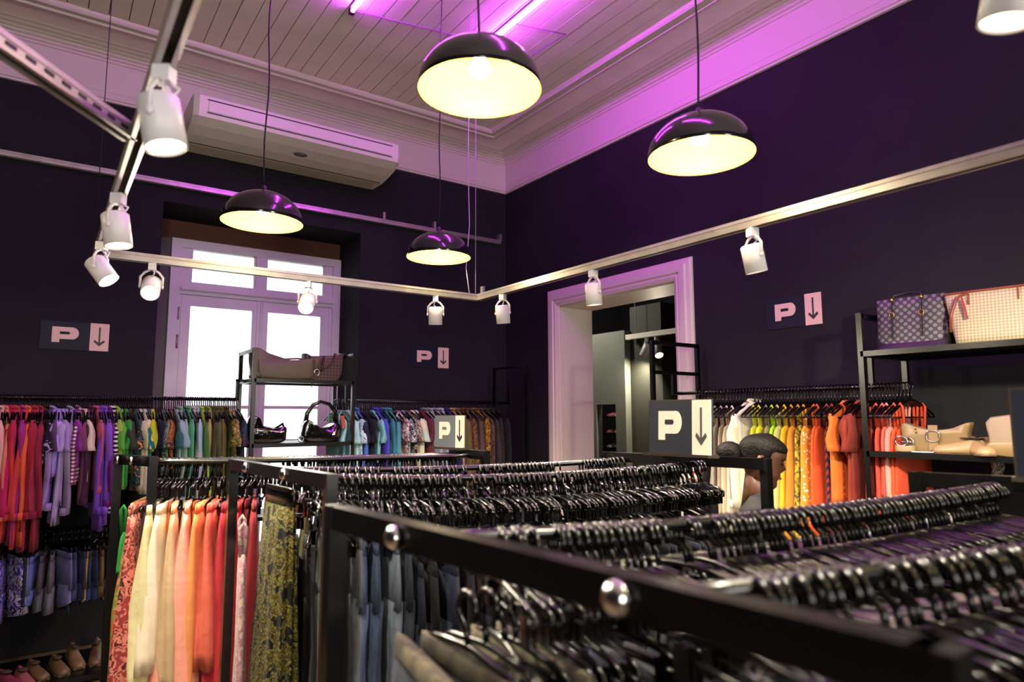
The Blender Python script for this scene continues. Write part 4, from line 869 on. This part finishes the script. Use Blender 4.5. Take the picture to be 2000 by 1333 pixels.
shoe('sandal', 'rose sandal second from the left on the low shelf', (.01, 5.0, .052), math.radians(-75), mat('rose_shoe', '8a4c54', .5))

# ---------------------------------------------------------------- bags and small goods
def puff(outline, depth, n=10, sag=0):
    """closed pillow between an outline (x, z) and itself, rounded in y"""
    cx = sum(p[0] for p in outline)/len(outline); cz = sum(p[1] for p in outline)/len(outline); rings = []
    for i in range(n+1):
        a = -PI/2+PI*i/n; s = .84+.16*math.cos(a)**.5 if abs(math.cos(a)) > 1e-6 else .84
        rings.append([(cx+(p[0]-cx)*s, math.sin(a)*depth/2, cz+(p[1]-cz)*s) for p in outline])
    return MB().loft(rings, True)
def smooth_outline(pts, k=4):
    out = []; n = len(pts)
    for i in range(n):
        p0, p1, p2, p3 = pts[i-1], pts[i], pts[(i+1) % n], pts[(i+2) % n]
        for j in range(k):
            t_ = j/k
            out.append(tuple(.5*((2*p1[d])+(-p0[d]+p2[d])*t_+(2*p0[d]-5*p1[d]+4*p2[d]-p3[d])*t_**2+(-p0[d]+3*p1[d]-3*p2[d]+p3[d])*t_**3) for d in (0, 1)))
    return out
def checker(name, c1, c2, sc, ang=45, mode='check', rough=.55):
    m = mat(name, c1, rough, bump=.1, bscale=80); nt = m.node_tree; N = nt.nodes
    tc = N.new('ShaderNodeTexCoord'); mp = N.new('ShaderNodeMapping'); mp.inputs['Rotation'].default_value = (0, math.radians(ang), 0); nt.links.new(tc.outputs['Object'], mp.inputs[0])
    if mode == 'dots':
        v = N.new('ShaderNodeTexVoronoi'); v.inputs['Randomness'].default_value = 0; v.inputs['Scale'].default_value = sc
        sq = N.new('ShaderNodeVectorMath'); sq.operation = 'MULTIPLY'; sq.inputs[1].default_value = (1, 0, 1); nt.links.new(mp.outputs[0], sq.inputs[0]); nt.links.new(sq.outputs[0], v.inputs['Vector'])
        r = N.new('ShaderNodeValToRGB'); r.color_ramp.elements[0].position = .28; r.color_ramp.elements[0].color = srgb(c2); r.color_ramp.elements[1].position = .42; r.color_ramp.elements[1].color = srgb(c1)
        nt.links.new(v.outputs['Distance'], r.inputs[0]); nt.links.new(r.outputs[0], N['Principled BSDF'].inputs['Base Color'])
    else:
        c = N.new('ShaderNodeTexChecker'); c.inputs['Scale'].default_value = sc; c.inputs[1].default_value = srgb(c1); c.inputs[2].default_value = srgb(c2)
        sq = N.new('ShaderNodeVectorMath'); sq.operation = 'MULTIPLY'; sq.inputs[1].default_value = (1, 0, 1); nt.links.new(mp.outputs[0], sq.inputs[0]); nt.links.new(sq.outputs[0], c.inputs['Vector'])
        nt.links.new(c.outputs[0], N['Principled BSDF'].inputs['Base Color'])
    return m
OLIVE = mat('olive_leather', '55503a', .5, bump=.15, bscale=25, var=.08)
SZ = 1.897
t = thing('handbag', 'olive grey slouchy hobo bag on the top shelf before the window', 'bag', (1.50, 5.12, SZ))
ol = smooth_outline([(-.23, .0), (.18, .0), (.22, .05), (.27, .17), (.2, .17), (.1, .155), (0, .15), (-.08, .165), (-.16, .2), (-.25, .235), (-.27, .15), (-.25, .05)])
obj('body', puff(ol, .14), OLIVE, t)
obj('handle', MB().tube([(-.2, 0, .19), (-.12, -.02, .185), (-.02, -.03, .155), (.08, -.02, .165), (.2, 0, .16)], .012, 8, sy=.6), OLIVE, t)
obj('side_gusset', MB().beam((.19, -.055, .13), (.19, -.055, .02), .012, .03), mat('olive_dark', '5c5844', .5), t)
obj('drawstring', MB().tube([(.19, -.075, .16), (.185, -.09, .05), (.175, -.1, 0), (.17, -.1, -.06)], .003, 5).tube([(.2, -.075, .16), (.2, -.095, .04), (.185, -.1, -.01), (.175, -.1, -.05)], .003, 5), OLIVE, t)
obj('drawstring', MB().tube([(-.22, -.07, .14), (-.215, -.08, .06), (-.19, -.09, 0), (-.185, -.09, -.05)], .003, 5), OLIVE, t)
obj('buckle', MB().tube([(.22+.02*math.cos(a), -.07, .06+.025*math.sin(a)) for a in [i*PI/5 for i in range(10)]], .005, 6, closed=True), CHROME, t)
CK = checker('brown_check', '3a2c28', '584640', 55)
t = thing('handbag', 'dark brown checked tote bag beside the olive bag', 'bag', (1.83, 5.22, SZ))
obj('body', puff(smooth_outline([(-.13, 0), (.11, 0), (.15, .2), (.165, .225), (.05, .21), (-.13, .2), (-.17, .205)], 3), .13), CK, t)
obj('handle', MB().tube([(-.02, -.07, .2), (-.035, -.085, .12), (-.06, -.085, .08), (-.12, -.08, .1), (-.14, -.07, .2)], .008, 6), mat('brown_leather', '3a2620', .45), t)
obj('handle', MB().tube([(.07, -.06, .225), (.05, -.085, .16), (.0, -.09, .11), (-.06, -.085, .08)], .009, 6, sy=.6), _m['brown_leather'], t)
obj('zip_pull', MB().tube([(.1, 0, .225), (.19, 0, .235)], .005, 6), CHROME, t)
PAT = mat('black_patent', '0c0a0a', .08, coat=1, bump=.5, bscale=14)
SZ2 = 1.422
t = thing('handbag', 'black patent hobo bag with a looped handle on the lower window shelf', 'bag', (1.79, 5.14, SZ2))
obj('body', puff(smooth_outline([(-.13, 0), (.13, 0), (.16, .1), (.12, .145), (.06, .115), (-.01, .105), (-.07, .14), (-.12, .17), (-.15, .1)]), .13), PAT, t)
obj('handle', MB().tube([(-.115, 0, .15), (-.105, 0, .22), (-.06, 0, .285), (0, 0, .31), (.07, 0, .29), (.12, 0, .23), (.13, 0, .14)], [.02, .018, .015, .013, .015, .018, .02], 10, sy=.7), PAT, t)
obj('tag', MB().beam((.15, -.075, .2), (.165, -.085, .1), .002, .03), mat('red_tag', 'a83c34', .6), t, label='hanging red card tag')
t = thing('handbag', 'black patent shoulder bag with a tall side on the lower window shelf', 'bag', (1.36, 5.14, SZ2))
obj('body', puff(smooth_outline([(-.1, 0), (.13, 0), (.16, .06), (.15, .12), (.05, .1), (-.02, .12), (-.05, .19), (-.1, .2), (-.12, .1)]), .12), PAT, t)
obj('handle', MB().tube([(-.08, -.01, .19), (-.02, -.04, .12), (.06, -.05, .1), (.13, -.03, .14), (.15, 0, .1)], .01, 8), PAT, t)
obj('trim', MB().tube([(.02, -.065, .1), (.1, -.07, .11)], .003, 5), CHROME, t)
t = thing('belt', 'coiled black studded belt between the two patent bags', 'belt', (1.555, 5.09, SZ2))
obj('strap', MB().tube([((.045-.004*i/6)*math.cos(i*.7), .03*math.sin(i*.7), .018) for i in range(16)], .012, 6, sy=.4), PAT, t)
obj('buckle', MB().tube([(.06+.022*math.cos(a), -.03, .024+.022*math.sin(a)) for a in [i*PI/5 for i in range(10)]], .004, 6, closed=True), CHROME, t)
studs = MB()
for i in range(9): studs.lathe([(.001, .004), (.004, 0)], 6, (.05*math.cos(i*.7), .034*math.sin(i*.7), .03))
o = obj('studs', studs, CHROME, t); o['kind'] = 'stuff'

# right wall shelf unit goods
def onshelf(u, v, x, z): p = at(u, v, x=x); return Vector((x, p.y, z))
MONO = checker('dark_monogram', '2e2c33', '6c6870', 38, mode='dots')
TS = 1.946; p = onshelf(1790, 690, 3.62, TS)
bagrz = -PI/2 + math.radians(6)
t = thing('handbag', 'dark tote with pale dot pattern and black leather base on the top shelf', 'bag', p, bagrz)
def boxbag(w0, w1, h, d, lean=0): 
    rings = []
    for i in range(7):
        u = i/6; w_ = w0+(w1-w0)*u; dd = d*(1-.35*u)
        rings.append([(w_/2*math.copysign(abs(math.cos(a))**.4, math.cos(a)), dd/2*math.copysign(abs(math.sin(a))**.4, math.sin(a)), h*u) for a in [2*PI*(j+.5)/24 for j in range(24)]])
    return MB().loft(rings, True, False, True)
bb = boxbag(.33, .33, .27, .17); obj('body', bb, MONO, t)
bs = boxbag(.352, .345, .075, .195); obj('leather_base', bs, mat('black_bag_leather', '0c0b0e', .45, bump=.2, bscale=10), t, loc=(0, 0, -.001))
for s in (-.075, .06):
    obj('strap', MB().beam((s, -.092, .06), (s, -.068, .26), .012, .004), _m['black_bag_leather'], t)
    obj('clasp', MB().tube([(s+.012*math.cos(a), -.085, .18+.014*math.sin(a)) for a in [i*PI/4 for i in range(8)]], .003, 5, closed=True).lathe([(.001, .01), (.009, 0), (.001, -.01)], 8, (s, -.07, .262)), BRASS, t)
obj('handle', MB().tube([(-.075, -.06, .26), (-.07, -.05, .285), (0, -.03, .295), (.055, -.05, .285), (.06, -.06, .26)], .007, 6), _m['black_bag_leather'], t)
obj('shoulder_strap', MB().tube([(.165, 0, .25), (.2, .01, .2), (.21, .02, .12), (.19, .02, .05), (.175, .02, .02)], .008, 6, sy=1.6), _m['black_bag_leather'], t)
BCK = checker('beige_check', 'c0b296', '9c8a6c', 100)
p = onshelf(1955, 660, 3.60, TS)
t = thing('handbag', 'beige checked tote with brown trim at the right end of the top shelf', 'bag', p, bagrz)
obj('body', boxbag(.34, .42, .25, .15), BCK, t)
BRN = mat('tan_trim', '7a3c24', .45)
obj('trim', MB().tube([(.21*math.copysign(abs(math.cos(a))**.4, math.cos(a)), .05*math.copysign(abs(math.sin(a))**.4, math.sin(a)), .25) for a in [2*PI*(j+.5)/24 for j in range(24)]], .006, 6, closed=True), BRN, t)
for s in (-.1, .09): obj('handle_tab', MB().beam((s, -.063, .19), (s, -.052, .25), .014, .004), BRN, t)
obj('handle', MB().tube([(-.1, -.05, .25), (-.14, -.09, .22), (-.165, -.1, .14), (-.175, -.09, .06)], .007, 6), BRN, t)
obj('tag', MB().beam((-.12, -.09, .22), (-.1, -.1, .12), .03, .003), mat('red_leather_tag', 'a02834', .5), t, label='dark red leather tag')
obj('tag', MB().beam((.155, -.072, .2), (.17, -.062, .27), .045, .003), mat('teal_tag', '5c8c94', .6), t, label='teal card price tag')
LS = 1.437
CRM = mat('beige_leather', '846e4a', .4, bump=.05)
p = onshelf(1832, 870, 3.56, LS)
t = thing('handbag', 'beige shoulder bag with a strap buckle on the lower right shelf', 'bag', p, bagrz)
obj('body', puff(smooth_outline([(-.13, 0), (.12, 0), (.14, .09), (.15, .145), (.08, .118), (0, .108), (-.07, .118), (-.145, .14), (-.15, .07)]), .075), CRM, t)
obj('front_strap', MB().box(-.025, .015, -.046, -.038, .008, .13), mat('beige_leather_strap', '8c7450', .4), t)
obj('buckle', MB().tube([(-.005+.028*math.copysign(abs(math.cos(a))**.6, math.cos(a)), -.05, .078+.026*math.copysign(abs(math.sin(a))**.6, math.sin(a))) for a in [i*PI/8 for i in range(16)]], .0035, 6, closed=True), CHROME, t)
obj('zip_pull', MB().tube([(-.08, -.04, .112), (-.076, -.045, .09)], .004, 6), BRASS, t)
p = onshelf(1768, 868, 3.50, LS)
t = thing('belt', 'coiled cream belt with silver buckle on the lower right shelf', 'belt', p, 0)
obj('coil', MB().lathe([(.028, 0), (.042, 0), (.044, .002), (.044, .026), (.042, .028), (.028, .028), (.026, .026), (.026, .002), (.028, 0)], 28), mat('cream_belt', 'a08c66', .5), t)
for k in range(3): obj('coil_turn', MB().lathe([(.0445-.006*k, .004), (.0455-.006*k, .014), (.0445-.006*k, .029)], 28), _m['cream_belt'], t)
obj('buckle', MB().tube([(-.012, .012+.03*math.cos(a), .05+.024*math.sin(a)) for a in [i*PI/6 for i in range(12)]], .005, 6, closed=True).tube([(0, -.03, .046), (-.01, .03, .05)], .003, 5).tube([(.004, -.018+.018*math.cos(a), .048+.02*math.sin(a)) for a in [i*PI/5 for i in range(10)]], .004, 6, closed=True), CHROME, t)
p = onshelf(1802, 875, 3.47, LS+.001)
tag(obj('price_card', MB().box(-.02, .02, -.045, .045, 0, .003), mat('white_card', 'e8e4e4', .5), loc=p, rot=(0, 0, .3)), 'white price card lying beside the coiled belt', 'card')
NUDE = mat('nude_leather', 'a38860', .35)
for u, dx, rz_, lb in ((1878, 3.53, 100, 'beige pointed shoe with its toe to the left on the lower right shelf'), (1915, 3.50, 215, 'beige pointed shoe facing the room on the lower right shelf')):
    shoe('shoe', lb, onshelf(u, 875, dx, LS), math.radians(rz_), NUDE, L=.23)
shoe('shoe', 'tan shoe behind the beige pair on the lower right shelf', onshelf(1950, 860, 3.7, LS), math.radians(60), mat('tan_pump', '9c8460', .4), heel=.05)
p = onshelf(1990, 872, 3.5, LS)
t = thing('handbag', 'two-tone beige bag at the right end of the lower shelf', 'bag', p, bagrz)
obj('body', puff(smooth_outline([(-.08, 0), (.1, 0), (.12, .16), (-.09, .17), (-.1, .08)], 3), .1), mat('pale_bag', '8c7a66', .6), t)
obj('base_panel', puff(smooth_outline([(-.085, 0), (.105, 0), (.112, .06), (-.102, .06)], 3), .108), CRM, t)
t = thing('scarf', 'crumpled grey-brown scarf below the lower right shelf', 'scarf', at(1948, 905, x=3.62), 0)
obj('cloth', MB().loft([ringat(.02+.02*i/6, .015, .07-.14*i/6, 14, fold=.01, ph=i) for i in range(7)], True), fabric('taupe scarf', F, ['8c7c74', '5c4c48', 'b4a8a0']), t)

# ---------------------------------------------------------------- person
SKIN = mat('brown_skin', '4e2f1e', .5); HAIR = mat('black_hair', '0a0605', .6, bump=.5, bscale=90, spec=.15); CLOTH = mat('charcoal_shirt', '0c0c0e', .8)
pc = Vector((2.70, 1.86, 0)); fa = math.radians(-52)
per = thing('person', 'woman with black hair in a bun and dark shirt looking down beside the racks', 'person', pc, fa)
# local: +x forward (face), y left, z up; head centre at (0,0,1.41)
def skin(name, verts, edges, radii, m, parent, sub=2, root=0):
    me = bpy.data.meshes.new(name); me.from_pydata(verts, edges, []); o = bpy.data.objects.new(name, me); COL.objects.link(o)
    md = o.modifiers.new('skin', 'SKIN'); sv = me.skin_vertices[0] if me.skin_vertices else None
    if not me.skin_vertices:
        bpy.context.view_layer.objects.active = o
    for i, r in enumerate(radii): me.skin_vertices[0].data[i].radius = (r, r) if not isinstance(r, tuple) else r
    me.skin_vertices[0].data[root].use_root = True; md.use_smooth_shade = True
    s = o.modifiers.new('sub', 'SUBSURF'); s.levels = sub; s.render_levels = sub
    me.materials.append(m); o.parent = parent; return o
V = [(0, 0, .8), (0, 0, .98), (0, 0, 1.12), (-.01, 0, 1.2), (0, 0, 1.26), (.02, 0, 1.31),
     (-.01, .14, 1.18), (.0, .18, .94), (.12, .16, .76), (.17, .15, .73), (-.01, -.14, 1.18), (0, -.18, .94), (.12, -.16, .76), (.17, -.15, .73),
     (0, .08, .74), (.0, .085, .42), (-.02, .085, .08), (.1, .09, .03), (0, -.08, .74), (0, -.085, .42), (-.02, -.085, .08), (.1, -.09, .03)]
Ed = [(0, 1), (1, 2), (2, 3), (3, 4), (4, 5), (3, 6), (6, 7), (7, 8), (8, 9), (3, 10), (10, 11), (11, 12), (12, 13), (0, 14), (14, 15), (15, 16), (16, 17), (0, 18), (18, 19), (19, 20), (20, 21)]
Rr = [.13, .11, .12, .09, .045, .045, .055, .042, .03, .026, .055, .042, .03, .026, .08, .055, .038, .03, .08, .055, .038, .03]
try: skin('body', V, Ed, Rr, CLOTH, per)
except Exception as e: print('skin', e)
# head: lofted profile slices, face forward (+x)
hc = (.03, 0, 1.41); n = 28; rings = []
for k in range(19):
    v = k/18; z_ = -.115+.235*v; 
    w_ = .074*math.sin(min(1, .18+v*.95)*PI)**.55 if v < 1 else .01
    fr = [.072, .082, .083, .079, .084, .088, .085, .096, .108, .094, .087, .088, .093, .092, .088, .08, .066, .043, .01][k]
    bk = [.03, .045, .055, .062, .07, .08, .088, .095, .1, .103, .105, .106, .105, .102, .096, .086, .07, .045, .01][k]
    w_ = [.03, .045, .053, .058, .062, .065, .067, .069, .071, .073, .075, .077, .078, .077, .074, .067, .055, .036, .01][k]
    r = []
    for j in range(n):
        a = 2*PI*j/n; c, s = math.cos(a), math.sin(a); e_ = 1.0
        xx = (fr if c > 0 else bk)*c
        if c > 0 and k in (6, 7, 8, 9): # nose only near the mid line
            base = .084; nf = max(0, 1-abs(s)*4.2); xx = (base+(fr-base)*nf*.85)*c
        r.append((hc[0]+xx, hc[1]+w_*s, hc[2]+z_))
    rings.append(r)
hd = MB().loft(rings, True)
tl = Matrix.Translation(Vector(hc)) @ Matrix.Rotation(math.radians(16), 4, 'Y') @ Matrix.Translation(-Vector(hc))
obj('head', hd.xf(tl), SKIN, per)
obj('neck', MB().tube([(-.02, 0, 1.2), (.0, 0, 1.36)], [.055, .05], 16), SKIN, per)
hr = []
for k, ring in enumerate(rings[5:], 5):
    v = k/18; zr = -.115+.235*v; rr = []
    for j, p in enumerate(ring):
        a = 2*PI*j/n; c = math.cos(a)
        line = .06*max(0, c)+(-.02 if c < .35 else .0)-(.045 if c < -.2 else 0)
        cov = zr > line and not (c > .35 and zr < .048)
        f = 1.085 if cov else .88
        rr.append((hc[0]-.004+(p[0]-hc[0])*f, p[1]*f, p[2]+(.007 if cov else 0)))
    hr.append(rr)
hd0 = MB().loft(hr, True)
obj('hair', hd0.xf(tl), HAIR, per)
bn = MB(); rs = [[(-.118+.058*math.sin(PI*i/8)*math.cos(2*PI*j/14)*(1+.12*math.sin(j*5+i)), .05*math.sin(PI*i/8)*math.sin(2*PI*j/14), 1.405+.052*math.cos(PI*i/8)) for j in range(14)] for i in range(9)]
bn.loft(rs, True); obj('hair_bun', bn.xf(tl), HAIR, per)
for s in (-1, 1):
    ear = MB().tube([(.02, s*.078, 1.43), (.005, s*.088, 1.425), (.0, s*.086, 1.4), (.01, s*.08, 1.385)], [.006, .01, .009, .006], 8); obj('ear', ear.xf(tl), SKIN, per)
    ey = MB().lathe([(.001, .009), (.008, .005), (.011, 0), (.001, -.004)], 10, (hc[0]+.078, s*.03, hc[2]+.012), 'X'); obj('eye', ey.xf(tl), mat('eye', '1a1210', .2), per)
    br = MB().tube([(hc[0]+.086, s*.018, hc[2]+.03), (hc[0]+.084, s*.034, hc[2]+.035), (hc[0]+.072, s*.05, hc[2]+.028)], .004, 6); obj('eyebrow', br.xf(tl), HAIR, per)
obj('lips', MB().tube([(hc[0]+.077, -.022, hc[2]-.06), (hc[0]+.088, 0, hc[2]-.058), (hc[0]+.077, .022, hc[2]-.06)], [.003, .007, .003], 8).xf(tl), mat('lips', '7a3c34', .45), per)
for s in (-1, 1):
    hand = thing('hand', '', '', (0, 0, 0)); del hand['label']; del hand['category']; hand.parent = per
    obj('palm', MB().tube([(.16, s*.155, .735), (.2, s*.15, .72), (.24, s*.148, .715)], [.022, .034, .03], 10, sy=.5), SKIN, hand)
    for q in range(4):
        yy = s*(.126+.015*q); ln = (.06, .072, .07, .055)[q]
        obj('finger', MB().tube([(.235, yy, .715), (.235+ln*.5, yy, .708), (.235+ln*.85, yy, .69)], [.009, .008, .006], 8), SKIN, hand)
    obj('thumb', MB().tube([(.19, s*.13, .72), (.215, s*.108, .71), (.245, s*.1, .7)], [.011, .01, .008], 8), SKIN, hand)
print('objects', len(bpy.data.objects))
